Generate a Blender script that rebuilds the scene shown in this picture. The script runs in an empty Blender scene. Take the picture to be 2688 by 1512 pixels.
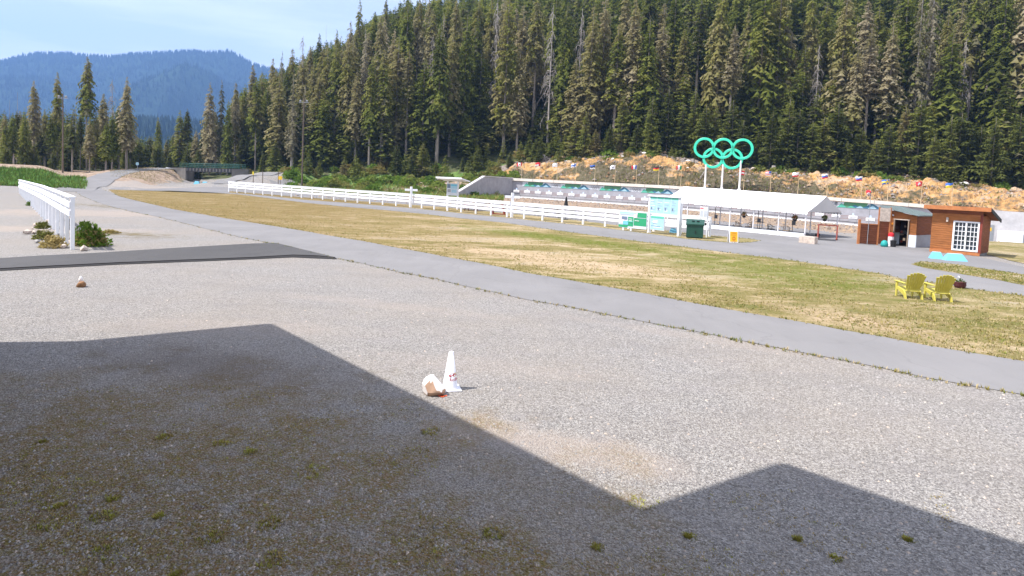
import bpy, bmesh, math, random
from math import sin, cos, tan, pi, radians as R, sqrt, atan2, exp
from mathutils import Vector, Matrix, noise
random.seed(7)
S = bpy.context.scene
COL = S.collection
# ------------------------------------------------------------------ camera
W_, H_ = 2688.0, 1512.0
FPX, PITCH, ROLL, CH = 1650.0, R(3.3), R(2.5), 3.7
SHIFT = (FPX*tan(PITCH) - 278.0)/W_
cd = bpy.data.cameras.new('camera'); cam = bpy.data.objects.new('camera', cd); COL.objects.link(cam)
cd.sensor_width = 36; cd.lens = FPX/W_*36; cd.shift_y = SHIFT; cd.clip_start = .05; cd.clip_end = 20000
CM = Matrix.Rotation(pi/2-PITCH, 4, 'X') @ Matrix.Rotation(ROLL, 4, 'Z')
cam.matrix_world = Matrix.Translation((0, 0, CH)) @ CM
S.camera = cam
# ------------------------------------------------------------------ world, sun, exposure
SUN_EL = R(56)
SH = Vector((-.975, -.222)).normalized()          # horizontal direction towards the sun
w = bpy.data.worlds.new('World'); S.world = w; w.use_nodes = True
wn = w.node_tree; wn.nodes.clear()
wo = wn.nodes.new('ShaderNodeOutputWorld'); wb = wn.nodes.new('ShaderNodeBackground')
sky = wn.nodes.new('ShaderNodeTexSky'); sky.sky_type = 'NISHITA'; sky.sun_disc = False
sky.sun_elevation = SUN_EL; sky.sun_rotation = atan2(SH.x, SH.y)
sky.altitude = 800; sky.air_density = 1.0; sky.dust_density = .6; sky.ozone_density = 1.3
wb.inputs[1].default_value = .1
# thin high cloud veil, part of the sky itself
tc = wn.nodes.new('ShaderNodeTexCoord'); mp = wn.nodes.new('ShaderNodeMapping'); mp.inputs[3].default_value = (1.2, 1.2, 9)
nz = wn.nodes.new('ShaderNodeTexNoise'); nz.inputs['Scale'].default_value = 2.2; nz.inputs['Detail'].default_value = 6
cr = wn.nodes.new('ShaderNodeValToRGB'); cr.color_ramp.elements[0].position = .38; cr.color_ramp.elements[1].position = .72
cr.color_ramp.elements[0].color = (.42, .42, .42, 1); cr.color_ramp.elements[1].color = (.92, .92, .92, 1)
mx = wn.nodes.new('ShaderNodeMix'); mx.data_type = 'RGBA'; mx.inputs[7].default_value = (10.6, 10.6, 11.4, 1)
for a, b in ((tc.outputs['Generated'], mp.inputs[0]), (mp.outputs[0], nz.inputs[0]), (nz.outputs[0], cr.inputs[0]), (cr.outputs[0], mx.inputs[0]),
             (sky.outputs[0], mx.inputs[6]), (mx.outputs[2], wb.inputs[0]), (wb.outputs[0], wo.inputs[0])):
    wn.links.new(a, b)
sl = bpy.data.lights.new('sun', 'SUN'); sun = bpy.data.objects.new('sun', sl); COL.objects.link(sun)
sl.energy = 4.8; sl.angle = R(.53); sl.color = (1, .955, .9)
SD = Vector((SH.x*cos(SUN_EL), SH.y*cos(SUN_EL), sin(SUN_EL)))
sun.rotation_euler = SD.to_track_quat('Z', 'Y').to_euler(); sun.location = (0, 0, 60)
S.view_settings.view_transform = 'Standard'; S.view_settings.look = 'None'
S.view_settings.exposure = .8; S.view_settings.gamma = 1

# ------------------------------------------------------------------ picture <-> world
CR3 = CM.to_3x3()
def ray(px, py):
    return CR3 @ Vector(((px-W_/2)/FPX, (H_/2-py)/FPX + SHIFT*W_/FPX, -1))
def G(px, py, z=0.0):
    d = ray(px, py); t = (z-CH)/d.z
    return Vector((d.x*t, d.y*t, z))
def P(px, py, Y):
    d = ray(px, py); t = Y/d.y
    return Vector((d.x*t, Y, CH+d.z*t))
CRI = CR3.inverted()
def pix(v):
    c = CRI @ (Vector(v)-Vector((0, 0, CH)))
    return (W_/2 + FPX*c.x/-c.z, H_/2 - FPX*(c.y/-c.z) + SHIFT*W_)
def interp(x, pts):
    if x <= pts[0][0]: return pts[0][1]
    for (a, va), (b, vb) in zip(pts, pts[1:]):
        if x <= b: return va+(vb-va)*(x-a)/(b-a)
    return pts[-1][1]
def sm(t): t = max(0., min(1., t)); return t*t*(3-2*t)
def rr(a, b): return random.uniform(a, b)

# ------------------------------------------------------------------ terrain
W0 = Vector((-.7, 150.)); WD = Vector((.886, -.464)).normalized(); WN = Vector((WD.y, -WD.x))   # WN points to the camera side
if WN.y > 0: WN = -WN
WBASE = [(-30, .3), (0, .3), (33, -.07), (46, -.45), (72, -1.35), (92, -3.0), (97, -3.6), (140, -5.4)]
WTOP = [(0, 4.66), (39, 4.4), (77, 3.2), (97, 2.35), (140, 1.4)]
def wallpt(s, d=0, z=0):      # d metres in front of the wall
    v = W0+WD*s+WN*d
    return Vector((v.x, v.y, z))
def wall_sd(x, y):
    v = Vector((x, y))-W0
    return v.dot(WD), v.dot(WN)
# per azimuth (picture column on the horizon): foot Y, foot z, edge Y, edge z, slope behind
TAB = [(-600, 125, 0, 150, 2, .0), (300, 125, 0, 150, 2, .0), (440, 125, 0, 150, 2, .0), (480, 178, 0, 192, 1.8, .0), (560, 174, 0, 190, 2, .08), (640, 158, .3, 180, 2.2, .14), (680, 152, 1.0, 174, 2.2, .17),
       (720, 150, 1.2, 170, 2.2, .22), (800, 142, .6, 166, 2.2, .32), (970, 135, .3, 162, 2.4, .5), (1150, 132, .3, 160, 3.2, .52), (1290, 147, 1.6, 162, 5.5, .52),
       (1325, 152, 3.6, 163, 6.6, .52), (1345, 153, 4.4, 163, 7.4, .52), (1500, 145.6, 4.4, 158, 9.4, .5), (1680, 138.2, 4.3, 150, 11.2, .5), (1800, 134, 4.1, 146, 9.4, .5),
       (1950, 128.6, 3.8, 140, 8.2, .5), (2300, 118, 3.0, 130, 7.2, .5), (2600, 110, 2.3, 121, 5.9, .5), (2900, 103, 1.8, 114, 5.2, .5), (3600, 92, 1, 104, 4.5, .5)]
PATHS = [[P(205, 497, 91), P(235, 488, 97), P(266, 470, 110), P(300, 457, 128), P(350, 448, 148), P(440, 441.7, 170)],
         [P(560, 488, 136), P(600, 482, 140), P(640, 473, 145), P(690, 461, 150), P(740, 454, 158), P(760, 452, 165)]]
def pathh(x, y):
    best = 0
    for pl in PATHS:
        for a, b in zip(pl, pl[1:]):
            ab = Vector((b.x-a.x, b.y-a.y)); t = max(0, min(1, (Vector((x-a.x, y-a.y))).dot(ab)/ab.length_squared))
            d = (Vector((x-a.x, y-a.y))-ab*t).length
            z = max(0, a.z+(b.z-a.z)*t)
            k = 1-sm((d-4.2)/(2.5+z*2.2))
            if pl is PATHS[0] and y > 150: k *= 1-sm((az(x, y)-443)/44)
            best = max(best, z*k)
    return best
def az(x, y):
    return W_/2+FPX*x/max(y, 1.)
def g(x, y):
    if y < 50 or abs(x) > 4*y+60: return 0.
    px = az(x, y)
    fy, fz, ey, ez, sl_ = (interp(px, [(t[0], t[i]) for t in TAB]) for i in (1, 2, 3, 4, 5))
    s, d = wall_sd(x, y)
    h = 0
    if s > -30:
        h = interp(s, WBASE)*(1-sm((d-5-15*sm((s-70)/20))/(56-16*sm((s-70)/20))))*sm((s+30)/30)
    if y > fy:
        if y < ey: h = max(h, fz+(ez-fz)*((y-fy)/(ey-fy))) if px > 1310 else max(h, fz+(ez-fz)*sm((y-fy)/(ey-fy)))
        else: h = ez+sl_*(min(y, 330)-ey)
    elif px < 1310 and y > fy-12:
        h = max(h, fz*sm((y-fy+12)/12))
    if y < 230 and px < 820: h = max(h, pathh(x, y))
    # grass berm at the far left
    if px < 330 and 80 < y < 230:
        b = 2.9*sm((y-92)/24)*(1-sm((px-95)/130))*(1-.35*sm((y-125)/30))
        h = max(h, b)
    return h

# ------------------------------------------------------------------ node helpers
MATS = {}
class N:
    def __init__(s, name, rough=.8, spec=.3):
        s.m = bpy.data.materials.new(name); s.m.use_nodes = True; s.t = s.m.node_tree; s.b = s.t.nodes['Principled BSDF']
        s.b.inputs['Roughness'].default_value = rough
        s.b.inputs['Specular IOR Level'].default_value = spec
        s.geo = s.t.nodes.new('ShaderNodeNewGeometry'); s.pos = s.geo.outputs['Position']
        MATS[name] = s.m
    def link(s, a, b): s.t.links.new(a, b)
    def put(s, sock, v):
        if hasattr(v, 'is_linked') or hasattr(v, 'links'): s.link(v, sock)
        elif isinstance(v, (tuple, list)) and sock.type == 'RGBA' and len(v) == 3: sock.default_value = (*v, 1)
        else: sock.default_value = v
    def vec(s, scale=(1, 1, 1), rot=(0, 0, 0), loc=(0, 0, 0), src=None):
        n = s.t.nodes.new('ShaderNodeMapping'); s.link(src or s.pos, n.inputs[0])
        n.inputs[1].default_value = loc; n.inputs[2].default_value = rot; n.inputs[3].default_value = scale
        return n.outputs[0]
    def noise(s, scale, detail=4, rough=.55, vec=None, dist=0):
        n = s.t.nodes.new('ShaderNodeTexNoise'); s.link(vec or s.pos, n.inputs['Vector'])
        n.inputs['Scale'].default_value = scale; n.inputs['Detail'].default_value = detail
        n.inputs['Roughness'].default_value = rough; n.inputs['Distortion'].default_value = dist
        return n.outputs[0]
    def voro(s, scale, vec=None, out='Color', feature='F1'):
        n = s.t.nodes.new('ShaderNodeTexVoronoi'); n.feature = feature; s.link(vec or s.pos, n.inputs['Vector'])
        n.inputs['Scale'].default_value = scale
        return n.outputs[out]
    def math(s, op, a, b=0., c=0.):
        n = s.t.nodes.new('ShaderNodeMath'); n.operation = op
        s.put(n.inputs[0], a); s.put(n.inputs[1], b); s.put(n.inputs[2], c)
        return n.outputs[0]
    def mr(s, v, a, b, c=0., d=1.):
        n = s.t.nodes.new('ShaderNodeMapRange'); s.put(n.inputs[0], v)
        for i, q in enumerate((a, b, c, d)): n.inputs[i+1].default_value = q
        return n.outputs[0]
    def mix(s, f, a, b, mode='MIX'):
        n = s.t.nodes.new('ShaderNodeMix'); n.data_type = 'RGBA'; n.blend_type = mode
        s.put(n.inputs[0], f); s.put(n.inputs[6], a); s.put(n.inputs[7], b)
        return n.outputs[2]
    def ramp(s, f, pts):
        n = s.t.nodes.new('ShaderNodeValToRGB'); s.put(n.inputs[0], f); e = n.color_ramp.elements
        while len(e) < len(pts): e.new(.5)
        for q, (p, c) in zip(e, pts): q.position = p; q.color = (*c, 1)
        return n.outputs[0]
    def sep(s, v, i):
        n = s.t.nodes.new('ShaderNodeSeparateXYZ'); s.link(v, n.inputs[0]); return n.outputs[i]
    def attr(s, name):
        n = s.t.nodes.new('ShaderNodeAttribute'); n.attribute_name = name; return n.outputs['Color']
    def ell(s, cx, cy, rx, ry, ang=0, soft=.5):      # soft elliptical patch on the ground, 1 inside
        n = s.t.nodes.new('ShaderNodeMapping'); n.vector_type = 'TEXTURE'; s.link(s.pos, n.inputs[0])
        n.inputs[1].default_value = (cx, cy, 0); n.inputs[2].default_value = (0, 0, ang); n.inputs[3].default_value = (rx, ry, 1e6)
        l = s.t.nodes.new('ShaderNodeVectorMath'); l.operation = 'LENGTH'; s.link(n.outputs[0], l.inputs[0])
        nz = s.noise(.9, 5)
        v = s.math('ADD', l.outputs['Value'], s.mr(nz, .3, .7, -.45, .45))
        return s.mr(v, 1-soft, 1+soft*.6, 1, 0)
    def bump(s, h, strength=.5, dist=.02):
        n = s.t.nodes.new('ShaderNodeBump'); n.inputs['Strength'].default_value = strength; n.inputs['Distance'].default_value = dist
        s.link(h, n.inputs['Height']); s.link(n.outputs[0], s.b.inputs['Normal'])
    def color(s, c): s.put(s.b.inputs['Base Color'], c); return s.m
def flat(name, c, rough=.6, var=.12, scale=3., spec=.3, metal=0):
    n = N(name, rough, spec); n.b.inputs['Metallic'].default_value = metal
    v = n.mr(n.noise(scale, 5), .3, .7, 1-var, 1+var)
    cc = n.mix(1., c, (1, 1, 1), 'MULTIPLY'); 
    m2 = n.t.nodes.new('ShaderNodeVectorMath'); m2.operation = 'SCALE'; n.link(cc, m2.inputs[0]); n.link(v, m2.inputs['Scale'])
    n.link(m2.outputs[0], n.b.inputs['Base Color'])
    return n.m
# gravel / ground
def gravel_color(n, tone=1.):
    c1 = n.voro(40); c2 = n.voro(100)
    g1 = n.sep(c1, 0); g2 = n.sep(c2, 1)
    big = n.noise(.23, 5); mid = n.noise(1.6, 5)
    base = n.ramp(n.math('ADD', n.math('MULTIPLY', g1, .55), n.math('MULTIPLY', g2, .45)),
                  [(.08, (.065*tone, .062*tone, .062*tone)), (.33, (.195*tone, .186*tone, .178*tone)), (.6, (.315*tone, .300*tone, .285*tone)), (.9, (.52*tone, .50*tone, .475*tone))])
    base = n.mix(n.mr(big, .4, .62, 0, .55), base, n.mix(.5, base, (.33*tone, .275*tone, .215*tone)))
    base = n.mix(n.mr(mid, .48, .68, 0, .5), base, n.mix(.5, base, (.27*tone, .25*tone, .255*tone)))
    base = n.mix(n.mr(n.noise(.5, 6, .6, n.vec((.5, 1.6, 1), (0, 0, .3))), .5, .66, 0, .45), base, n.mix(.5, base, (.17, .16, .155)))
    base = n.mix(.10, base, (.30, .26, .235))
    return base, g1
n = N('ground', .92, .15)
base, g1 = gravel_color(n, .9)
def gxy(px, py): v = G(px, py); return v.x, v.y
tk = [0]
tan_c = n.mix(n.noise(14, 6), (.27, .225, .19), (.46, .385, .33))
for (a, b, rx, ry, an) in [(*gxy(1440, 1165), 1.9, .55, -.35), (*gxy(640, 860), 3.0, .8, .05), (*gxy(1010, 800), 3.5, .5, -.3), (*gxy(60, 600), 7, 1.6, .2), (*gxy(300, 560), 12, 4, .5),
                           (*gxy(1960, 905), 5, .4, -.5), (*gxy(330, 490), 12, 9, 0), (*gxy(560, 505), 14, 6, 0), (*gxy(1250, 960), 2.0, .6, -.2)]:
    tk[0] += 1; base = n.mix(n.math('MULTIPLY', n.ell(a, b, rx, ry, an), .55 if tk[0] in (1, 4, 5, 7, 8) else .22), base, tan_c)
# weedy, mossy patch in front of the building
moss_n = n.noise(2.6, 7, .65); moss = n.ramp(n.noise(5, 8, .8), [(.3, (.06, .04, .03)), (.42, (.16, .10, .06)), (.47, (.17, .15, .035)), (.53, (.21, .12, .065)), (.6, (.13, .125, .035)), (.68, (.19, .11, .08)), (.78, (.30, .19, .12))])
area = n.math('MAXIMUM', n.ell(*gxy(300, 1350), 5.4, 4.0, -.55, .5), n.ell(*gxy(1050, 1500), 3.0, 1.3, -.1, .6))
base = n.mix(n.math('MULTIPLY', n.math('MULTIPLY', area, n.mr(moss_n, .34, .52, .2, .95)), n.mr(g1, .3, .85, 1, .55)), base, moss)
dark = n.ell(*gxy(560, 960), 2.4, 1.0, -.3, .7)
base = n.mix(n.math('MULTIPLY', dark, .35), base, (.10, .075, .06))
# brown weeds beside the left fence and road
weeds = n.math('MULTIPLY', n.math('MAXIMUM', n.ell(*gxy(330, 545), 9, 1.6, -.3, .6), n.ell(*gxy(330, 615), 3.2, 1.2, -.2, .7)), n.mr(n.noise(1.3, 7), .42, .56, 0, .85))
base = n.mix(weeds, base, (.16, .13, .07))
# zones carried by the terrain sheet
za = n.attr('zone'); zr, zg, zb = (n.sep(za, i) for i in range(3))
ff = n.ramp(n.noise(.9, 8, .7), [(.3, (.03, .035, .018)), (.5, (.07, .085, .03)), (.62, (.11, .10, .06)), (.75, (.18, .15, .11))])
gr = n.ramp(n.noise(.55, 8, .65), [(.32, (.07, .12, .03)), (.5, (.12, .20, .05)), (.68, (.20, .23, .09))])
rf = n.ramp(n.noise(1.4, 9, .75), [(.3, (.09, .06, .045)), (.42, (.20, .145, .105)), (.55, (.36, .27, .20)), (.7, (.52, .44, .36))])
base = n.mix(n.mr(n.math('ADD', zr, n.mr(n.noise(.6, 5), .3, .7, -.25, .25)), .35, .6), base, ff)
base = n.mix(n.mr(n.math('ADD', zg, n.mr(n.noise(.6, 5), .3, .7, -.3, .3)), .35, .6), base, gr)
base = n.mix(n.mr(n.math('ADD', zb, n.mr(n.noise(.6, 5), .3, .7, -.25, .25)), .35, .6), base, rf)
n.color(base)
n.bump(n.math('ADD', n.math('MULTIPLY', n.voro(38, None, 'Distance'), 1.), n.math('MULTIPLY', n.noise(4, 5), .8)), .75, .03)
# pavements
def asphalt(name, a, b, sc=90):
    n = N(name, .95, .08)
    c = n.mix(n.mr(n.noise(sc, 3, .8), .35, .65), a, b)
    c = n.mix(n.mr(n.noise(.35, 6, .6), .35, .7, 0, .35), c, tuple(x*1.22 for x in b))
    c = n.mix(n.mr(n.noise(1.1, 6, .7, n.vec((1, .25, 1), (0, 0, .5))), .5, .75, 0, .3), c, tuple(x*.82 for x in a))
    wv_ = n.t.nodes.new('ShaderNodeVectorMath'); wv_.operation = 'ADD'; n.link(n.pos, wv_.inputs[0])
    nc = n.t.nodes.new('ShaderNodeTexNoise'); n.link(n.pos, nc.inputs[0]); nc.inputs['Scale'].default_value = .8; nc.inputs['Detail'].default_value = 6; n.link(nc.outputs['Color'], wv_.inputs[1])
    ck = n.voro(.17, wv_.outputs[0], 'Distance', 'DISTANCE_TO_EDGE'); c = n.mix(n.mr(ck, .0, .005, .2, 0), c, tuple(x*.5 for x in a))
    st = n.noise(.12, 3, .5); c = n.mix(n.mr(st, .5, .56, 0, .16), c, tuple(x*.75 for x in a))
    n.color(c); n.bump(n.noise(70, 3), .25, .01)
    return n.m
asphalt('asphalt_pale', (.168, .164, .166), (.225, .218, .219)); asphalt('asphalt_dark', (.066, .065, .067), (.108, .105, .106)); asphalt('asphalt_edge_shaded', (.022, .021, .022), (.05, .048, .048))
# grass infield: dry straw, olive and moss green patches
def turf(name, dry=.5, scale=.16):
    n = N(name, .95, .1)
    v = n.vec((.45, 1.5, 1), (0, 0, .45))
    big = n.noise(scale, 6, .6, v); mid = n.noise(.9, 7, .65, n.vec((.6, 1.4, 1), (0, 0, .45))); fine = n.noise(9, 6, .75)
    m = n.math('ADD', n.math('ADD', n.math('MULTIPLY', big, .42), n.math('MULTIPLY', mid, .46)), n.math('MULTIPLY', fine, .22))
    xx = n.sep(n.pos, 0)
    c = n.ramp(n.mr(m, .37+.1*(dry-.5), .72+.1*(dry-.5)), [(.0, (.06, .085, .015)), (.25, (.12, .13, .025)), (.42, (.19, .155, .05)), (.56, (.31, .24, .115)), (.7, (.50, .385, .25)), (.95, (.33, .30, .27))])
    rust = n.mix(fine, (.125, .078, .022), (.25, .17, .06))
    c = n.mix(n.math('MULTIPLY', n.mr(xx, 4, -20, 0, 1), n.mr(n.noise(.5, 6), .35, .6, .55, 1)), c, rust)
    c = n.mix(n.math('MULTIPLY', n.mr(xx, 4, 22, 0, .65), n.mr(n.noise(.7, 7, .7), .40, .58, 1, .1)), c, n.mix(fine, (.085, .10, .02), (.19, .18, .055)))
    sp = n.voro(26, None, 'Color'); c = n.mix(n.mr(n.sep(sp, 0), .0, 1., .0, .5), c, n.mix(n.sep(sp, 1), (.05, .06, .015), (.40, .32, .19)))
    n.color(c); n.bump(n.math('ADD', fine, n.noise(40, 4)), .8, .05)
    return n, c, xx
turf('turf_infield', .42); 
tn, tcol, txx = turf('turf_green', .2)
turf('turf_strip', .35, .5)
# the moss-green band along the far side of the infield
N0 = MATS['turf_infield']
nn = N.__new__(N); nn.m = N0; nn.t = N0.node_tree; nn.b = nn.t.nodes['Principled BSDF']; nn.geo = [q for q in nn.t.nodes if q.bl_idname == 'ShaderNodeNewGeometry'][0]; nn.pos = nn.geo.outputs['Position']
cur = nn.b.inputs['Base Color'].links[0].from_socket
A, B_ = G(1330, 612), G(2400, 745)
for (p, q, wdt, amt) in ((G(1250, 598), G(1850, 675), 2.2, 1.0), (G(1750, 668), G(2450, 780), 4.2, .85), (G(1000, 655), G(1500, 735), .55, .5)):
    c_ = (p+q)/2; dd = q-p
    e = nn.ell(c_.x, c_.y, dd.length/2, wdt, atan2(dd.y, dd.x), .6)
    cur = nn.mix(nn.math('MULTIPLY', nn.math('MULTIPLY', e, amt), nn.mr(nn.noise(2.2, 6, .7), .3, .55, .3, 1)), cur, nn.mix(nn.noise(6, 5), (.075, .105, .014), (.165, .175, .03)))
for (p, q, wdt, amt) in ((G(1180, 645), G(1780, 728), 1.9, .95), (G(2050, 800), G(2480, 890), 1.1, .9)):
    c_ = (p+q)/2; dd = q-p
    e = nn.ell(c_.x, c_.y, dd.length/2, wdt, atan2(dd.y, dd.x), .6)
    cur = nn.mix(nn.math('MULTIPLY', nn.math('MULTIPLY', e, amt), nn.mr(nn.noise(5, 6, .7), .38, .55, .1, 1)), cur, nn.mix(nn.noise(20, 5), (.38, .27, .17), (.58, .44, .31)))
nn.color(cur)
# rocky bank
n = N('bank', .95, .1)
vz = n.vec((1, 1, 2.2), (0, 0, .5))
a = n.noise(.22, 7, .6, vz); b = n.noise(1.7, 8, .75, n.vec((1, 1, .8)))
c = n.ramp(n.math('ADD', n.math('MULTIPLY', a, .7), n.math('MULTIPLY', b, .4)), [(.38, (.12, .10, .075)), (.46, (.24, .18, .12)), (.50, (.42, .24, .10)), (.57, (.60, .36, .15)), (.61, (.46, .34, .24)), (.66, (.56, .41, .26)), (.74, (.50, .47, .44))])
zb2 = n.attr('zone')
low = n.sep(zb2, 0)
brush = n.ramp(n.noise(1.2, 8, .8), [(.35, (.065, .07, .03)), (.55, (.15, .125, .08)), (.7, (.27, .22, .17))])
c = n.mix(n.mr(n.math('ADD', low, n.mr(n.noise(.35, 6), .3, .7, -.4, .4)), .4, .6), c, brush)
top = n.sep(zb2, 1)
deb = n.ramp(n.noise(2.5, 8, .85), [(.35, (.14, .11, .09)), (.55, (.33, .28, .25)), (.7, (.55, .5, .47))])
c = n.mix(n.mr(n.math('ADD', top, n.mr(n.noise(.5, 6), .3, .7, -.3, .3)), .4, .65), c, deb)
n.color(c); n.bump(b, 1, .5)
# foliage
def foliage(name, pal, s1=.12, s2=1.1):
    n = N(name, .85, .12)
    oi = n.t.nodes.new('ShaderNodeObjectInfo')
    f = n.math('ADD', n.math('MULTIPLY', n.noise(s1, 3), .7), n.math('MULTIPLY', n.noise(s2, 4, .7), .45))
    f = n.math('ADD', f, n.mr(oi.outputs['Random'], 0, 1, -.24, .18))
    cc = n.ramp(n.mr(f, .34, .84), pal); n.color(cc)
    tr = n.t.nodes.new('ShaderNodeBsdfTranslucent'); n.link(cc, tr.inputs[0]); ms = n.t.nodes.new('ShaderNodeMixShader'); ms.inputs[0].default_value = .55
    out = [q for q in n.t.nodes if q.bl_idname == 'ShaderNodeOutputMaterial'][0]; n.link(n.b.outputs[0], ms.inputs[1]); n.link(tr.outputs[0], ms.inputs[2]); n.link(ms.outputs[0], out.inputs[0])
    return n.m
foliage('needles', [(.0, (.11, .125, .028)), (.2, (.17, .20, .038)), (.36, (.26, .27, .058)), (.52, (.29, .265, .095)), (.72, (.31, .275, .135)), (1, (.44, .38, .25))])
foliage('needles_young', [(.0, (.10, .115, .03)), (.35, (.155, .175, .045)), (.6, (.24, .26, .06)), (1, (.30, .25, .11))])
foliage('needles_lichen', [(.0, (.14, .14, .07)), (.4, (.22, .205, .115)), (.7, (.30, .27, .17)), (1, (.38, .34, .25))])
foliage('leaves_bright', [(.0, (.08, .14, .02)), (.4, (.15, .24, .035)), (.7, (.23, .29, .06)), (1, (.28, .26, .09))], .5, 3)
foliage('leaves_dry', [(.0, (.14, .15, .04)), (.5, (.27, .22, .075)), (1, (.42, .33, .15))], .5, 3)
n = N('mountain', .95, .05)
n.color(n.ramp(n.noise(.004, 9, .75), [(.3, (.022, .042, .028)), (.5, (.03, .055, .036)), (.7, (.042, .072, .044))])); n.bump(n.noise(.05, 6, .8), 1, 14)
flat('far_conifer', (.022, .043, .03), .95, .3, .02)
n = N('bark', .95, .1); n.color(n.ramp(n.noise(1.5, 6, .7, n.vec((2, 2, .4))), [(.3, (.16, .135, .11)), (.6, (.30, .265, .23)), (.75, (.44, .40, .36))]))
n = N('deadwood', .9, .1); n.color(n.ramp(n.noise(1.5, 6, .7, n.vec((2, 2, .4))), [(.3, (.22, .19, .17)), (.7, (.42, .39, .36))]))
# man-made
flat('white_paint', (.82, .83, .86), .5, .05, 2); flat('white_board', (.60, .64, .70), .5, .08, 1.5)
flat('canvas', (.86, .87, .90), .7, .02, 1); flat('canvas_lining', (.55, .53, .52), .8, .05, 1)
def concrete(name, c, streak=.3):
    n = N(name, .9, .15)
    k = n.ramp(n.noise(.8, 8, .7), [(.3, tuple(x*.8 for x in c)), (.7, tuple(x*1.12 for x in c))])
    st = n.noise(1.2, 6, .7, n.vec((1.6, 1.6, .12)))
    k = n.mix(n.mr(st, .5, .75, 0, streak), k, tuple(x*.55 for x in c))
    n.color(k); n.bump(n.noise(6, 6), .3, .02); return n.m
concrete('concrete', (.74, .68, .61), .15); concrete('concrete_grey', (.36, .355, .38)); concrete('concrete_dark', (.20, .19, .185)); concrete('wall_paint', (.40, .40, .44), .1); concrete('concrete_pale', (.54, .52, .53), .12)
flat('ring_green', (.04, .60, .40), .4, .05, 1, .5); flat('steel_bright', (.92, .92, .93), .4, .02, 1); flat('steel_white', (.78, .76, .78), .4, .05, 1)
flat('black', (.018, .018, .02), .6, .2); flat('dark_metal', (.05, .05, .055), .45, .2, 3, .5); flat('grey_metal', (.30, .31, .33), .4, .1, 3, .5, .3)
flat('pole_wood', (.14, .105, .08), .85, .2); flat('flagpole', (.50, .38, .24), .7, .15)
flat('bin_green', (.01, .06, .04), .4, .1, 3, .5); flat('bridge_green', (.018, .10, .075), .5, .2)
flat('red_brown', (.22, .045, .03), .6, .2); flat('rail_brown', (.25, .12, .08), .7, .15)
for nm, c in dict(f_red=(.62, .03, .04), f_white=(.8, .8, .82), f_blue=(.04, .13, .5), f_black=(.02, .02, .02), f_yellow=(.8, .62, .04), f_green=(.02, .28, .1), sky_blue=(.16, .46, .62), pale_blue=(.45, .68, .78),
                  poster_blue=(.34, .54, .66), poster_green=(.03, .30, .14), poster_teal=(.10, .45, .33), ink=(.15, .2, .28), sign_yellow=(.85, .50, .03), sign_orange=(.62, .22, .02), teal=(.02, .30, .28),
                  plastic_yellow=(.50, .44, .08), pot_brown=(.09, .025, .03), red_logo=(.55, .02, .03), orange=(.8, .12, .04), wicker=(.30, .23, .17), pink_board=(.72, .60, .62), plate_blue=(.5, .62, .8), mural_blue=(.05, .17, .27), mural_green=(.09, .26, .14)).items():
    flat(nm, c, .55, .08, 4)
def siding(name, c, pitch=.16):
    n = N(name, .75, .2)
    z = n.sep(n.pos, 2); fr = n.math('FRACT', n.math('DIVIDE', z, pitch))
    k = n.ramp(n.noise(1.6, 6, .7, n.vec((1, 1, 6))), [(.3, tuple(x*.7 for x in c)), (.7, tuple(x*1.3 for x in c))])
    n.color(k); n.bump(fr, 1, .05); return n.m
siding('cedar', (.40, .155, .055)); siding('cedar_dark_and_shaded', (.24, .085, .045)); flat('cedar_trim', (.42, .16, .06), .7, .2)  # second cedar: darker boards, and side walls with painted shade
flat('roof_green', (.19, .235, .235), .4, .1, 2, .5, .2); flat('glass', (.03, .045, .06), .08, .2, 2, .8); flat('interior', (.03, .025, .025), .8, .3, 6)
flat('rock_tan', (.50, .42, .36), .9, .25, 6); flat('rock_white', (.80, .76, .74), .9, .1, 8); flat('rock_orange', (.26, .14, .07), .9, .3, 10); flat('rock_brown_shade', (.46, .30, .21), .9, .2, 8); flat('rock_grey', (.31, .295, .285), .9, .3, 4)
flat('plastic_white', (.83, .83, .88), .45, .03, 4, .4)
flat('lodge_wall', (.25, .22, .2), .9, .1); flat('lodge_roof', (.12, .14, .14), .6, .1)

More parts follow.
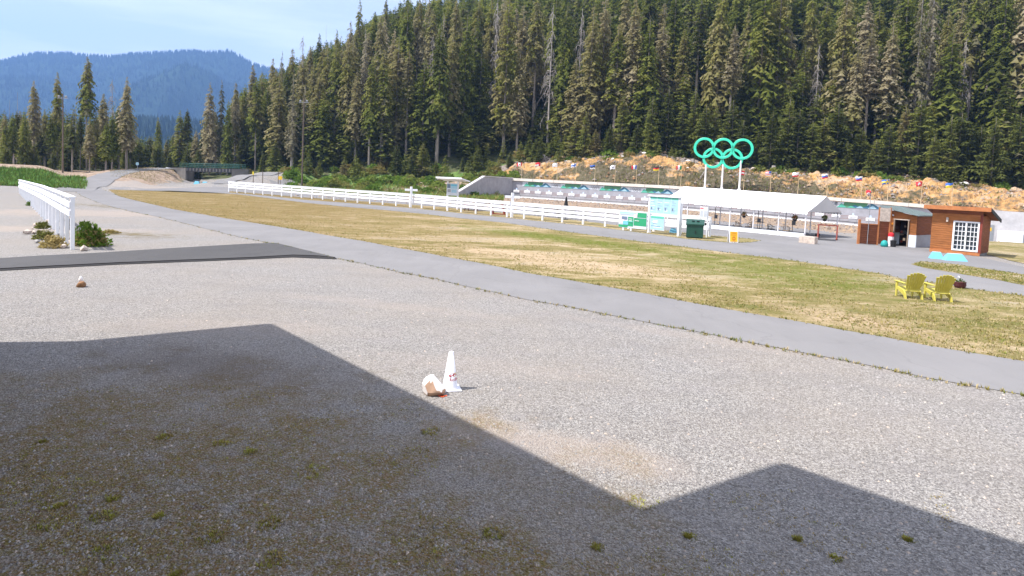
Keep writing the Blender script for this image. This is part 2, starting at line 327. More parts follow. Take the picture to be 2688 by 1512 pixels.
# ------------------------------------------------------------------ mesh helpers
class MB:
    def __init__(s): s.v = []; s.f = []; s.mi = []; s.mats = []
    def m(s, name):
        if name not in s.mats: s.mats.append(name)
        return s.mats.index(name)
    def poly(s, pts, mat):
        i = len(s.v); s.v += [tuple(p) for p in pts]; s.f.append(tuple(range(i, i+len(pts)))); s.mi.append(s.m(mat))
    def raw(s, vs, fs, mat):
        i = len(s.v); s.v += [tuple(p) for p in vs]; k = s.m(mat)
        for f in fs: s.f.append(tuple(i+j for j in f)); s.mi.append(k)
    def hexa(s, a, b, mat):      # two quads (lists of 4 points), bottom a and top b
        s.raw(list(a)+list(b), [(3, 2, 1, 0), (4, 5, 6, 7), (0, 1, 5, 4), (1, 2, 6, 5), (2, 3, 7, 6), (3, 0, 4, 7)], mat)
    def box(s, c, d, mat, rz=0, rx=0, ry=0):
        M = Matrix.Translation(c) @ Matrix.Rotation(rz, 4, 'Z') @ Matrix.Rotation(ry, 4, 'Y') @ Matrix.Rotation(rx, 4, 'X')
        h = [x/2 for x in d]
        q = [(-h[0], -h[1]), (h[0], -h[1]), (h[0], h[1]), (-h[0], h[1])]
        s.hexa([M @ Vector((x, y, -h[2])) for x, y in q], [M @ Vector((x, y, h[2])) for x, y in q], mat)
    def tube(s, pts, r, mat, n=8, cap=True):
        pts = [Vector(p) for p in pts]; rs = r if isinstance(r, (list, tuple)) else [r]*len(pts)
        i0 = len(s.v); k = s.m(mat)
        for j, p in enumerate(pts):
            d = (pts[min(j+1, len(pts)-1)]-pts[max(j-1, 0)]).normalized()
            u = d.cross(Vector((0, 0, 1)) if abs(d.z) < .95 else Vector((1, 0, 0))).normalized(); v = d.cross(u)
            for a in range(n):
                t = 2*pi*a/n; s.v.append(tuple(p+(u*cos(t)+v*sin(t))*rs[j]))
        for j in range(len(pts)-1):
            for a in range(n):
                b = (a+1) % n; s.f.append((i0+j*n+a, i0+j*n+b, i0+(j+1)*n+b, i0+(j+1)*n+a)); s.mi.append(k)
        if cap:
            s.f.append(tuple(i0+a for a in range(n))[::-1]); s.mi.append(k)
            s.f.append(tuple(i0+(len(pts)-1)*n+a for a in range(n))); s.mi.append(k)
    def lathe(s, prof, mat, n=24, c=(0, 0, 0)):
        i0 = len(s.v); k = s.m(mat); c = Vector(c)
        for r, z in prof:
            for a in range(n): s.v.append((c.x+r*cos(2*pi*a/n), c.y+r*sin(2*pi*a/n), c.z+z))
        for j in range(len(prof)-1):
            for a in range(n):
                b = (a+1) % n; s.f.append((i0+j*n+a, i0+j*n+b, i0+(j+1)*n+b, i0+(j+1)*n+a)); s.mi.append(k)
    def torus(s, c, u, v, r1, r2, mat, n=40, m=10, arc=2*pi):
        c, u, v = Vector(c), Vector(u), Vector(v); w = u.cross(v); i0 = len(s.v); k = s.m(mat)
        for a in range(n):
            t = arc*a/n; d = u*cos(t)+v*sin(t)
            for b in range(m):
                q = 2*pi*b/m; s.v.append(tuple(c+d*(r1+r2*cos(q))+w*(r2*sin(q))))
        for a in range(n):
            for b in range(m):
                a2 = (a+1) % n; b2 = (b+1) % m
                s.f.append((i0+a*m+b, i0+a2*m+b, i0+a2*m+b2, i0+a*m+b2)); s.mi.append(k)
    def extr(s, pts, off, mat):     # pts polygon extruded by vector off
        n = len(pts); off = Vector(off); i0 = len(s.v); k = s.m(mat)
        s.v += [tuple(p) for p in pts]+[tuple(Vector(p)+off) for p in pts]
        s.f.append(tuple(range(i0, i0+n))); s.f.append(tuple(range(i0+2*n-1, i0+n-1, -1))); s.mi += [k, k]
        for j in range(n):
            q = (j+1) % n; s.f.append((i0+j, i0+n+j, i0+n+q, i0+q)); s.mi.append(k)
    def mesh(s, name, smooth=False):
        me = bpy.data.meshes.new(name); me.from_pydata(s.v, [], s.f)
        for q in s.mats: me.materials.append(MATS[q])
        me.polygons.foreach_set('material_index', s.mi)
        if smooth: me.polygons.foreach_set('use_smooth', [True]*len(s.f))
        me.update(); return me
def link(name, me, parent=None, loc=None, rz=0):
    o = bpy.data.objects.new(name, me); COL.objects.link(o)
    if parent: o.parent = parent
    if loc is not None: o.location = loc
    if rz: o.rotation_euler.z = rz
    return o
def obj(name, mb, parent=None, smooth=False, bev=0, label=None, loc=None, rz=0):
    o = link(name, mb.mesh(name, smooth), parent, loc, rz)
    if bev:
        m = o.modifiers.new('bevel', 'BEVEL'); m.width = bev; m.segments = 2; m.limit_method = 'ANGLE'
    if label: o['label'] = label
    return o
def tag(o, label, cat, group=None, kind=None):
    if label: o['label'] = label
    if cat: o['category'] = cat
    if group: o['group'] = group
    if kind: o['kind'] = kind
    return o
def thing(name, label, cat, loc=(0, 0, 0), rz=0, group=None):
    o = bpy.data.objects.new(name, None); COL.objects.link(o); o.location = loc; o.rotation_euler.z = rz; o.empty_display_size = .3
    return tag(o, label, cat, group)
def dup(root, loc=None, rz=None, label=None, scale=None, top=True):
    r = root.copy(); COL.objects.link(r)
    if top:
        if loc is not None: r.location = loc
        if rz is not None: r.rotation_euler.z = rz
        if label: r['label'] = label
        if scale: r.scale = scale
    for ch in list(root.children):
        c = dup(ch, top=False); c.parent = r
    return r
def struct(name, mb, label=None, cat='ground', smooth=False):
    o = obj(name, mb, smooth=smooth); tag(o, label or name.replace('_', ' '), cat, kind='structure'); return o
ORD = ['first', 'second', 'third', 'fourth', 'fifth', 'sixth', 'seventh', 'eighth', 'ninth', 'tenth', 'eleventh', 'twelfth', 'thirteenth', 'fourteenth', 'fifteenth', 'sixteenth', 'seventeenth', 'eighteenth',
       'nineteenth', 'twentieth']+['twenty-'+q for q in ('first', 'second', 'third', 'fourth', 'fifth', 'sixth', 'seventh', 'eighth', 'ninth')]+['thirtieth']+['thirty-'+q for q in ('first', 'second', 'third', 'fourth', 'fifth', 'sixth', 'seventh', 'eighth', 'ninth')]+['fortieth']+['forty-'+q for q in ('first', 'second', 'third', 'fourth', 'fifth', 'sixth', 'seventh', 'eighth', 'ninth')]+['fiftieth']

# ------------------------------------------------------------------ the ground sheet
def axis(lo, hi, dlo, dhi, st):
    a = []; x = dlo
    while x <= dhi: a.append(x); x += st
    q = st; x = a[-1]
    while x < hi: q *= 1.35; x += q; a.append(min(x, hi))
    q = st; x = dlo
    while x > lo: q *= 1.35; x -= q; a.insert(0, max(x, lo))
    return a
xs = axis(-5400, 3400, -150, 250, 2.0); ys = axis(-78, 5100, 48, 345, 2.0)
gv, gf, gz = [], [], []
for y in ys:
    for x in xs:
        z = g(x, y); gv.append((x, y, z))
        px = az(x, y); s, d = wall_sd(x, y) if y > 20 else (0, 999)
        fo = gr_ = rfv = 0.
        if y > 60:
            ey = interp(px, [(t[0], t[3]) for t in TAB])
            fo = sm((y-ey+14)/10) if px > 480 else sm((y-138)/12)
            if px < 260 and 86 < y < 128: gr_ = sm((y-90)/2)*(1-sm((px-205)/30))*(1-sm((y-107)/7))*1.1
            if 760 < px < 1330 and y > 118: gr_ = max(gr_, sm((y-118)/8)*(1-sm((y-ey)/6)))
            if px < 330 and 106 < y < 150: rfv = .8
            if 290 < px < 495 and 112 < y < 176 and z > .15: rfv = .75; gr_ = max(gr_, .55)
            if px > 2570 and -1 < d < 48: gr_ = .3
            if s > -24 and d > -1 and y > 60: rfv = sm((62-d)/6)*sm((s+26)/8)*(1 if px < 2560 else 0)
            
        gz.append((fo, gr_, rfv, 1))
nx = len(xs)
for j in range(len(ys)-1):
    for i in range(nx-1): gf.append((j*nx+i, j*nx+i+1, (j+1)*nx+i+1, (j+1)*nx+i))
me = bpy.data.meshes.new('ground'); me.from_pydata(gv, [], gf); me.materials.append(MATS['ground'])
ca = me.color_attributes.new('zone', 'FLOAT_COLOR', 'POINT'); ca.data.foreach_set('color', [c for q in gz for c in q])
me.polygons.foreach_set('use_smooth', [True]*len(gf)); me.update()
ground = link('ground', me); tag(ground, 'gravel ground', 'ground', kind='structure')
# ------------------------------------------------------------------ sheets on the ground
def ragged(pts, step, amp, seed=0, closed=True):
    out = []; n_ = len(pts)
    for i in range(n_):
        a, b = pts[i], pts[(i+1) % n_]; L = (b-a).length; k = max(1, min(160, int(L/step)))
        nrm = Vector((-(b-a).y, (b-a).x)); nrm = nrm/max(nrm.length, 1e-6)
        for j in range(k):
            p = a.lerp(b, j/k)
            o = noise.noise(Vector((p.x*.9, p.y*.9, seed)))+.7*noise.noise(Vector((p.x*3.1, p.y*3.1, seed+5)))
            out.append(Vector((p.x, p.y))+nrm.to_2d()*(o*amp))
    return out
def sheet(name, pts, z, mat, amp=0., step=.5, grid=0, label=None, thick=0, edge=None):
    pp = [Vector((p.x, p.y, 0)) for p in pts]
    q = ragged(pp, step, amp, len(name)) if amp else [p.to_2d() for p in pp]
    bm = bmesh.new(); vs = [bm.verts.new((p.x, p.y, 0)) for p in q]; f = bm.faces.new(vs)
    bmesh.ops.triangulate(bm, faces=[f])
    if grid:
        x0, x1 = min(p.x for p in q), max(p.x for p in q); y0, y1 = min(p.y for p in q), max(p.y for p in q)
        y = math.ceil(y0/grid)*grid
        while y < y1: bmesh.ops.bisect_plane(bm, geom=bm.verts[:]+bm.edges[:]+bm.faces[:], plane_co=(0, y, 0), plane_no=(0, 1, 0)); y += grid
        x = math.ceil(x0/grid)*grid
        while x < x1: bmesh.ops.bisect_plane(bm, geom=bm.verts[:]+bm.edges[:]+bm.faces[:], plane_co=(x, 0, 0), plane_no=(1, 0, 0)); x += grid
    for v in bm.verts: v.co.z = g(v.co.x, v.co.y)+z
    bmesh.ops.recalc_face_normals(bm, faces=bm.faces[:])
    if bm.faces and sum(f.normal.z*f.calc_area() for f in bm.faces) < 0:
        bmesh.ops.reverse_faces(bm, faces=bm.faces[:])
    me = bpy.data.meshes.new(name)
    me.materials.append(MATS[mat])
    if thick:
        me.materials.append(MATS[edge or mat])
        be = [e for e in bm.edges if e.is_boundary]
        r_ = bmesh.ops.extrude_edge_only(bm, edges=be)
        for v in [x for x in r_['geom'] if isinstance(x, bmesh.types.BMVert)]: v.co.z -= thick
        for f in [x for x in r_['geom'] if isinstance(x, bmesh.types.BMFace)]: f.material_index = 1
    bm.to_mesh(me); bm.free()
    o = link(name, me); tag(o, label or name.replace('_', ' '), 'ground', kind='structure'); return o
def gp(l): return [G(x, y) for x, y in l]
low = [(188.7, 498.6), (216.6, 514.3), (251.6, 530), (297, 544), (349, 556.3), (419, 570.2), (489, 587.7), (559, 605.2), (629, 622.7), (699, 636.6), (734, 642), (800, 658), (880, 677), (957, 693), (1044.6, 714), (1132, 729.8),
       (1219, 750.8), (1306.6, 770), (1394, 789), (1481, 803.2), (1568.7, 820.7), (1656, 838), (1796, 864.7), (1892, 883.8), (1988, 903), (2084, 922), (2199, 943.3), (2314, 966.3), (2429, 991.3), (2544, 1012.4), (2688, 1037), (3200, 1130)]
upp = [(265.5, 496), (290, 505.6), (314.5, 516), (349.4, 525), (402, 537), (454, 549.3), (524, 561.5), (594, 573.7), (664, 585), (734, 596), (800, 607), (870, 619.8), (957, 633.7), (1044.6, 651.2), (1114.5, 663.4), (1184, 677.4), (1254, 689.6),
       (1324, 703.6), (1394, 719), (1481, 733.3), (1568.7, 749), (1700, 772), (1796, 791.8), (1892, 809), (1988, 826.3), (2084, 841.7), (2199, 864.7), (2314, 883.8), (2429, 906.8), (2544, 926), (2688, 949), (3200, 1035)]
fl = [(283, 497.6), (349, 499.7), (454, 501), (559, 505.6), (629, 510.8), (699, 519.6), (803.6, 532.5), (904.8, 542.9), (1009.6, 551.6), (1114.5, 562), (1219, 574.3), (1324, 584.8), (1429, 600.5), (1534, 614.5), (1700, 636.5), (1796, 648),
      (1892, 661.4), (1988, 672.9), (2084, 684.4), (2199, 701.6), (2314, 718.9), (2371, 732.3), (2448, 742), (2525, 755.3), (2621, 768.8), (2688, 776.4), (3200, 840)]
sheet('infield_grass', gp(fl)+gp(upp[:1:-1]), .006, 'turf_infield', .16, .35)
sheet('main_road', gp(low)+gp(upp[::-1]), .012, 'asphalt_pale', .035, .6, label='pale grey paved ski trail across the middle')
inner = [(3200, 770), (2688, 701.6), (2582, 677), (2530, 668), (2441, 656), (2402, 646), (2337, 640), (2250, 630), (2180, 610), (2050, 592), (1900, 580), (1700, 565), (1500, 548), (1359, 536), (1200, 524), (1000, 509), (800, 497), (680, 489), (600, 481), (574, 484), (556, 491), (450, 494), (300, 496.2)]
sheet('range_road', gp(fl)+gp(inner), .010, 'asphalt_pale', .04, .8, label='pale paved road and apron beside the range fence', grid=6)
strip_lo = [(601, 505.5), (700, 514), (800, 524.7), (905, 532.4), (1009.6, 541), (1079.5, 546.4), (1149, 553.4), (1237, 563), (1324, 571), (1394, 578.5), (1464, 585.5), (1534, 592.5), (1604, 601), (1700, 613.5), (1796, 626.8), (1853, 632.6), (1930, 637.6), (1968, 636.4), (1997, 631.8)]
strip_hi = [(1980, 628.5), (1920, 623), (1869, 619), (1800, 612), (1720, 602), (1604, 590), (1534, 581), (1464, 573.5), (1394, 566.5), (1324, 559.5), (1237, 551), (1149, 543), (1009.6, 533), (905, 525.5), (800, 518.5), (700, 510), (601, 502)]
sheet('fence_verge', gp(strip_lo)+gp(strip_hi), .018, 'turf_strip', .12, .3, label='narrow grass verge under the white range fence')
sheet('island_grass', gp([(2394, 694), (2417, 686.5), (2505, 694), (2582, 705.5), (2688, 720.8), (3200, 790), (3200, 832), (2688, 749.6), (2620, 736), (2505, 717), (2429, 704.3)]), .018, 'turf_green', .1, .3, label='grass island between two paved lanes by the cabin')
sheet('lane_grass', gp([(2560, 664), (2600, 671), (2688, 693), (3200, 755), (3200, 690), (2800, 640), (2688, 632), (2585, 634)]), .03, 'turf_green', .1, .5, grid=3, label='grass patch behind the cabin')
bl = [(-500, 727), (0, 707), (140, 699.5), (314, 690.8), (489, 683.8), (664, 676.8), (769, 670.5), (838, 673), (880, 677.3)]
bu = [(734, 641.5), (727, 639.4), (664, 640.8), (524, 648.9), (384, 657.6), (245, 666.3), (105, 673.3), (0, 680.3), (-500, 706)]
sheet('branch_road', gp(bl)+gp(bu), .04, 'asphalt_dark', .02, .5, thick=.06, edge='asphalt_edge_shaded', label='fresh dark asphalt branch road on the left')  # side faces near black, the raised edge's shade put into the colour
sheet('branch_road_shoulder', gp([(-500, 731), (0, 711.5), (140, 704), (314, 695), (489, 688), (664, 681), (769, 676), (838, 679), (885, 681), (880, 676.8), (769, 669.5), (314, 689.5), (0, 706), (-500, 726)]), .016, 'asphalt_edge_shaded', .04, .3, label='dark bitumen edge of the branch road with its shade painted in')  # dark strip painting bitumen and shade along the raised edge
def path_strip(name, pl, width, z, mat, label):
    mb = MB(); L = []; pts = [Vector((p.x, p.y)) for p in pl]; fine = []
    for i in range(len(pts)-1):
        p0, p1, p2, p3 = pts[max(i-1, 0)], pts[i], pts[i+1], pts[min(i+2, len(pts)-1)]
        for k in range(10):
            t = k/10; fine.append(.5*((2*p1)+(p2-p0)*t+(2*p0-5*p1+4*p2-p3)*t*t+(3*p1-p0-3*p2+p3)*t**3))
    fine.append(pts[-1])
    for i, p in enumerate(fine):
        d = (fine[min(i+1, len(fine)-1)]-fine[max(i-1, 0)]).normalized(); nn_ = Vector((-d.y, d.x))
        L.append([Vector((*(p+nn_*(width*(k/3-.5))), 0)) for k in range(4)])
    for row in L:
        for q in row: q.z = max(g(q.x+dx, q.y+dy) for dx in (-1, 0, 1) for dy in (-1, 0, 1))*.5+g(q.x, q.y)*.5+z
    for a, b in zip(L, L[1:]):
        for k in range(3): mb.poly([a[k], b[k], b[k+1], a[k+1]], mat)
    return struct(name, mb, label)
path_strip('bridge_road', [G(190, 503)]+PATHS[0]+[P(480, 440.5, 178)], 4.6, .035, 'asphalt_pale', 'paved road climbing to the bridge')
path_strip('ramp_road', PATHS[1], 4.2, .05, 'asphalt_pale', 'paved ramp coming down from the bridge')

# ------------------------------------------------------------------ rocky bank behind the range wall
mb = MB(); zone = []; cols = []; NB, NR = 420, 20
for i in range(NB+1):
    px = 1296+(2960-1296)*i/NB; k = (px-W_/2)/FPX
    fy, fz, ey, ez = (interp(px, [(t[0], t[q]) for t in TAB]) for q in (1, 2, 3, 4))
    fade = sm((px-1296)/60)
    for j in range(NR+1):
        t = j/NR; y = fy-.5+(ey-fy+3.5)*t; x = k*y
        z = g(x, y)
        bulge = sin(min(t*1.15, 1)*pi)*.9
        q = Vector((x*.16, y*.25, z*.3)); dz = noise.fractal(q*2.6, .8, 2.2, 7)*.75+abs(noise.noise(q*1.3))*.9+abs(noise.noise(q*4.5))*.5
        zz = z+.12+(bulge+dz)*fade*sm(t*6)*sm((1.02-t)*6)
        mb.v.append((x, y, zz))
        hv = interp(px, [(1300, .8), (1380, .0), (1500, .15), (1560, .9), (1800, .35), (1900, .9), (2080, .45), (2200, .0), (2700, -.1)])
        zone.append((sm((.62-t)*2.2)*.55+hv*sm((.95-t)*4)*.75-.12, sm((t-.68)*6), 0, 1))
for i in range(NB):
    for j in range(NR):
        a = i*(NR+1)+j; mb.f.append((a, a+NR+1, a+NR+2, a+1)); mb.mi.append(0)
mb.mats = ['bank']; me = mb.mesh('rocky_bank', False)
ca = me.color_attributes.new('zone', 'FLOAT_COLOR', 'POINT'); ca.data.foreach_set('color', [c for q in zone for c in q])
tag(link('rocky_bank', me), 'orange and tan rocky cut bank above the range wall', 'ground', kind='structure')

# ------------------------------------------------------------------ mountains
ridge = [(-900, 250), (-300, 205), (0, 165), (59, 148.7), (103, 141), (192, 144), (236, 148.7), (295, 151.7), (354, 144), (428, 141), (502, 137), (561, 141), (605, 137), (629, 150), (662, 171), (709, 183), (800, 210), (1000, 260), (1500, 330)]
def mount(name, ridge, Yr, Y0, label, matn, rough, px0, px1, step, nn_, back):
    mb = MB(); rows = []; pxs = []; px = px0
    while px <= px1: pxs.append(px); px += step
    top = {}
    for px in pxs:
        y = interp(px, ridge); p = P(px, y, Yr); col = []
        for j in range(nn_+1):
            t = j/nn_; Y = Y0+(Yr-Y0)*t; x = p.x/Yr*Y if False else p.x*(.75+.25*t)
            z = -2+(p.z+2)*(t**1.12)
            q = Vector((x, Y, 0))*.0016
            z += (noise.fractal(q*1.4, 1, 2, 5)*rough-.35*rough*abs(noise.noise(Vector((x*.004, Y*.0012, 3)))))*sin(pi*min(1, t))*1.
            col.append((x, Y, max(z, -4)))
        for j in range(1, 4): col.append((p.x*(1+.05*j), Yr+back*j/3, max(-4, p.z*(1-j/3))))
        rows.append(col)
    n1 = len(rows[0])
    for c in rows: mb.v += c
    for i in range(len(rows)-1):
        for j in range(n1-1): mb.f.append((i*n1+j, (i+1)*n1+j, (i+1)*n1+j+1, i*n1+j+1)); mb.mi.append(0)
    mb.mats = [matn]; o = struct(name, mb, label, 'hill', True)
    return rows, n1
rows, n1 = mount('mountain', ridge, 3900, 2000, 'far forested mountain ridge', 'mountain', 150, -900, 1500, 12, 40, 900)
ridge2 = [(-600, 330), (100, 318), (300, 322), (380, 320), (450, 322), (520, 330), (620, 345), (800, 370), (1200, 400)]
rows2, _ = mount('hills', ridge2, 1500, 900, 'lower wooded hill in front of the mountain', 'mountain', 25, -600, 1200, 12, 14, 300)
mb = MB(); k = mb.m('far_conifer'); random.seed(3)
def spike(x, y, z, h, r):
    i = len(mb.v); a = rr(0, 2)
    for t in range(3): mb.v.append((x+r*cos(a+t*2.094), y+r*sin(a+t*2.094), z-2))
    mb.v.append((x, y, z+h))
    for t in range(3): mb.f.append((i+t, i+(t+1) % 3, i+3)); mb.mi.append(k)
def scatter(rows, count, jmax, hmin, hmax, lo=0):
    for _ in range(count):
        i = rr(0, len(rows)-1.001); i0 = int(i); fi = i-i0; j = min(jmax, lo+(jmax-lo)*random.random()**.75); j0 = min(int(j), jmax-1); fj = j-j0
        a = Vector(rows[i0][j0]).lerp(Vector(rows[i0+1][j0]), fi); b = Vector(rows[i0][j0+1]).lerp(Vector(rows[i0+1][j0+1]), fi); p = a.lerp(b, fj)
        h = rr(hmin, hmax); spike(p.x, p.y, p.z, h, h*rr(.16, .24))
scatter(rows[44:150], 15000, 40, 14, 30, 8); 
for i in range(900):
    q = rr(44, 149); i0 = int(q); p = Vector(rows[i0][40]).lerp(Vector(rows[i0+1][40]), q-i0); h = rr(12, 27); spike(p.x, p.y, p.z, h, h*.2)
scatter(rows2[50:110], 2600, 14, 12, 24, 3)
tag(obj('distant_forest', mb), 'dense conifer forest covering the far mountain', 'forest', kind='stuff')

# ------------------------------------------------------------------ conifers
def crown_mb(seed, Ht, Rd, base, levels, per, segs, mat, droop=.35, lich=.0, sparse=0., slim=1.):
    rnd = random.Random(seed); mb = MB(); m0 = mb.m(mat); m1 = mb.m('needles_lichen'); dens_ph = rnd.uniform(0, 9)
    for l in range(levels):
        t = (l+rnd.random()*.6)/levels; z = base+(Ht-base)*t**.92
        prof = (1-t)**.62*(.55+.45*min(1, t*7))*.95+.02
        side = noise.noise(Vector((t*6, seed, dens_ph)))*.35
        for k in range(per if t < .85 else 3):
            if rnd.random() < sparse*(1-t*.6): continue
            a = rnd.uniform(0, 2*pi); L = Rd*slim*prof*rnd.uniform(.55, 1.15)*(1+side*cos(a*2+t*9)); L = max(L, .25)
            dx, dy = cos(a), sin(a); px_, py_ = -dy, dx
            mi = m1 if rnd.random() < lich else m0
            dr = droop*rnd.uniform(.6, 1.3); wd = L*rnd.uniform(.22, .36)+.12
            zz = z+rnd.uniform(-.3, .3)
            def sp(u): return Vector((dx*L*u, dy*L*u, zz+L*(.22*u*(1-t)-dr*u*u*1.35) + (t**3)*L*.5*u))
            for s in range(segs):
                u0, u1 = .12+.88*s/segs, .12+.88*(s+1)/segs; p0, p1 = sp(u0), sp(u1)
                ww = wd*(1-.55*u0)
                for sg in (-1, 1):
                    q = p0.lerp(p1, .75)+Vector((px_*sg*ww*rnd.uniform(.7, 1.3), py_*sg*ww*rnd.uniform(.7, 1.3), -ww*rnd.uniform(.2, .9)))
                    i = len(mb.v); mb.v += [tuple(p0), tuple(p1), tuple(q)]; mb.f.append((i, i+1, i+2)); mb.mi.append(mi)
                if rnd.random() < .45:      # hanging sprays
                    i = len(mb.v); hgt = rnd.uniform(.35, .9)*(.5+Rd*.12); mb.v += [tuple(p0), tuple(p1), tuple(p0.lerp(p1, .5)+Vector((rnd.uniform(-.1, .1), rnd.uniform(-.1, .1), -hgt)))]
                    mb.f.append((i, i+1, i+2)); mb.mi.append(mi)
    return mb
def trunk_mb(Ht, r, mat='bark', seed=0, snags=6, base=0):
    rnd = random.Random(seed); mb = MB(); bx, by = rnd.uniform(-.3, .3), rnd.uniform(-.3, .3)
    pts = [Vector((bx*(t*(1-t))*2, by*t*(1-t)*2, -1.5+(Ht+1.3)*t)) for t in (0, .2, .45, .7, 1)]
    mb.tube(pts, [r, r*.85, r*.62, r*.36, .03], mat, 6)
    for _ in range(snags):
        z = rnd.uniform(.12, .55)*Ht; a = rnd.uniform(0, 6.28); L = rnd.uniform(.6, 2.2)
        mb.tube([(0, 0, z), (cos(a)*L*.6, sin(a)*L*.6, z+.1), (cos(a)*L, sin(a)*L, z-.35*L)], [.06, .04, .015], mat, 3, False)
    return mb
def dead_mb(Ht, r, seed, mat='deadwood', twig=70):
    rnd = random.Random(seed); mb = trunk_mb(Ht, r, mat, seed, 0)
    br = MB()
    for _ in range(twig):
        t = rnd.uniform(.18, .97); z = Ht*t; a = rnd.uniform(0, 6.28); L = (1-t)**.6*rnd.uniform(1., 2.9)
        p = [Vector((0, 0, z)), Vector((cos(a)*L*.5, sin(a)*L*.5, z+.1*L)), Vector((cos(a)*L, sin(a)*L, z-.45*L))]
        br.tube(p, [.06, .045, .02], mat, 3, False)
        for q in range(2):
            o = p[1].lerp(p[2], rnd.random()); br.tube([o, o+Vector((rnd.uniform(-.5, .5), rnd.uniform(-.5, .5), -rnd.uniform(.4, 1.)))], [.035, .015], mat, 3, False)
    return mb, br
# meshes are built at real size (height 26 m) and scaled gently
VAR = []
for i in range(9):
    rn = random.Random(100+i); Ht = 26; base = [11, 5, 13, 3.5, 9, 6, 12.5, 2.5, 8][i]; Rd = [3.5, 4.1, 3.0, 4.2, 3.3, 3.9, 2.9, 4.4, 3.2][i]
    VAR.append((crown_mb(i*7+1, Ht, Rd, base, 52, 8, 4, 'needles', .3+.12*(i % 3), [.03, .0, .3, .0, .12, .04, .35, .0, .08][i], [.0, 0, .25, 0, .1, .12, .3, 0, .05][i]).mesh('crown'), trunk_mb(Ht, rn.uniform(.3, .42), 'bark', i).mesh('trunk')))
YNG = []
for i in range(4):
    YNG.append((crown_mb(i*11+300, 12, 2.9+.3*i, .5, 34, 8, 4, 'needles_young', .18, .02).mesh('crown'), trunk_mb(12, .18, 'bark', 40+i, 0).mesh('trunk')))
DEAD = [tuple(q.mesh(n_) for q, n_ in zip(dead_mb(18, .24, 60+i), ('trunk', 'bare_branches'))) for i in range(3)]
LICH = [(crown_mb(500+i, 24, 2.2, 4, 44, 6, 4, 'needles_lichen', .6, .5, .15).mesh('crown'), trunk_mb(24, .33, 'deadwood', 80+i).mesh('trunk')) for i in range(2)]
TREES = []   # (px, ytop, x, y, h, kind)
def add_tree(x, y, h, kind, zone, wide=1.):
    z = g(x, y); TREES.append([pix((x, y, z+h))[0], x, y, z, h, kind, zone, wide])
def at_px(px, ytop, Y):      # a tree whose tip shows at that place, standing Y metres off
    p = P(px, ytop, Y); return p.x, Y, p.z-g(p.x, Y)
random.seed(21)
for (px, yt, Y, kd) in [(12, 300, 150, 'a'), (-20, 280, 160, 'a'), (44, 290, 158, 'a'), (66, 330, 150, 'a'), (90, 209, 150, 'a'), (118, 285, 165, 'a'), (151, 186, 156, 'a'), (135, 300, 150, 'a'), (176, 330, 150, 'a'), (192, 285, 150, 'l'), (211, 300, 160, 'a'),
                        (230, 147, 152, 'a'), (252, 290, 152, 'a'), (272, 243, 158, 'a'), (295, 206, 164, 'd'), (313, 275, 155, 'a'), (334, 200, 152, 'a'), (25, 260, 170, 's'), (46, 240, 172, 's'), (199, 258, 170, 's'),
                        (363, 368, 205, 'a'), (350, 385, 190, 'a'), (380, 380, 200, 'a'), (393, 356, 210, 'a'), (416, 306, 205, 'a'), (437, 366, 200, 'a'), (405, 385, 190, 'a'), (455, 350, 195, 'a'), (473, 288, 190, 'a'), (492, 284, 192, 'a'), (515, 340, 190, 'a'),
                        (552, 215, 188, 'a'), (583, 209, 190, 'l'), (535, 330, 195, 'a'), (567, 290, 200, 'a'), (620, 215, 192, 'a'), (600, 260, 184, 'a'), (640, 235, 195, 'a'), (665, 169, 196, 'a'), (688, 186, 205, 'a'), (718, 150, 200, 'a'), (741, 134, 205, 'l'),
                        (703, 215, 190, 'a'), (768, 125, 205, 'a'), (796, 91, 205, 'd'), (815, 120, 208, 'a'), (839, 86, 210, 'a'), (857, 63, 212, 's'), (885, 76, 212, 'a'), (921, 55, 214, 'a'), (946, -5, 216, 'a'), (985, 30, 216, 'a'), (1014, -8, 218, 'a'), (1062, -15, 220, 'a'), (1092, 25, 216, 'a'), (1128, -5, 220, 'a')]:
    x, y, h = at_px(px, yt, Y); add_tree(x, y, h, {'a': 'conifer', 'l': 'lichen', 'd': 'dead', 's': 'snag'}[kd], 'left stand' if px < 345 else ('valley' if px < 530 else 'skyline'))
SKY = [(530, 330), (552, 225), (600, 235), (665, 190), (720, 165), (760, 140), (800, 115), (850, 95), (921, 70), (960, 20), (1000, 10), (1050, -20), (2900, -200)]
def edgeY(px): return interp(px, [(t[0], t[3]) for t in TAB])
occupied = [(t[1], t[2]) for t in TREES]
def free(x, y, r): return all((x-a)**2+(y-b)**2 > r*r for a, b in occupied)
# understorey of the left stand so that its feet are dark
for i in range(44):
    px = rr(-60, 345); Y = rr(142, 178); yt = rr(290, 395); x, y, h = at_px(px, yt, Y)
    if free(x, y, 1.6): add_tree(x, y, h, 'conifer' if yt < 345 else 'young', 'left stand'); occupied.append((x, y))
for i in range(24):
    px = rr(345, 570); Y = rr(182, 210); x, y, h = at_px(px, rr(360, 410), Y)
    if free(x, y, 1.6): add_tree(x, y, h, 'young', 'valley'); occupied.append((x, y))
# young firs along the foot of the forest
px = 590
while px < 2760:
    den = interp(px, [(600, .5), (1200, .6), (1500, 1.), (2700, 1.)])
    Y = edgeY(px)+rr(.5, 5); x = (px-W_/2)/FPX*Y; h = rr(7, 17) if px > 1480 else rr(3.5, 9)
    if random.random() < den: add_tree(x, Y, h, 'young', 'forest edge', rr(.85, 1.25)); occupied.append((x, Y))
    px += rr(22, 44)
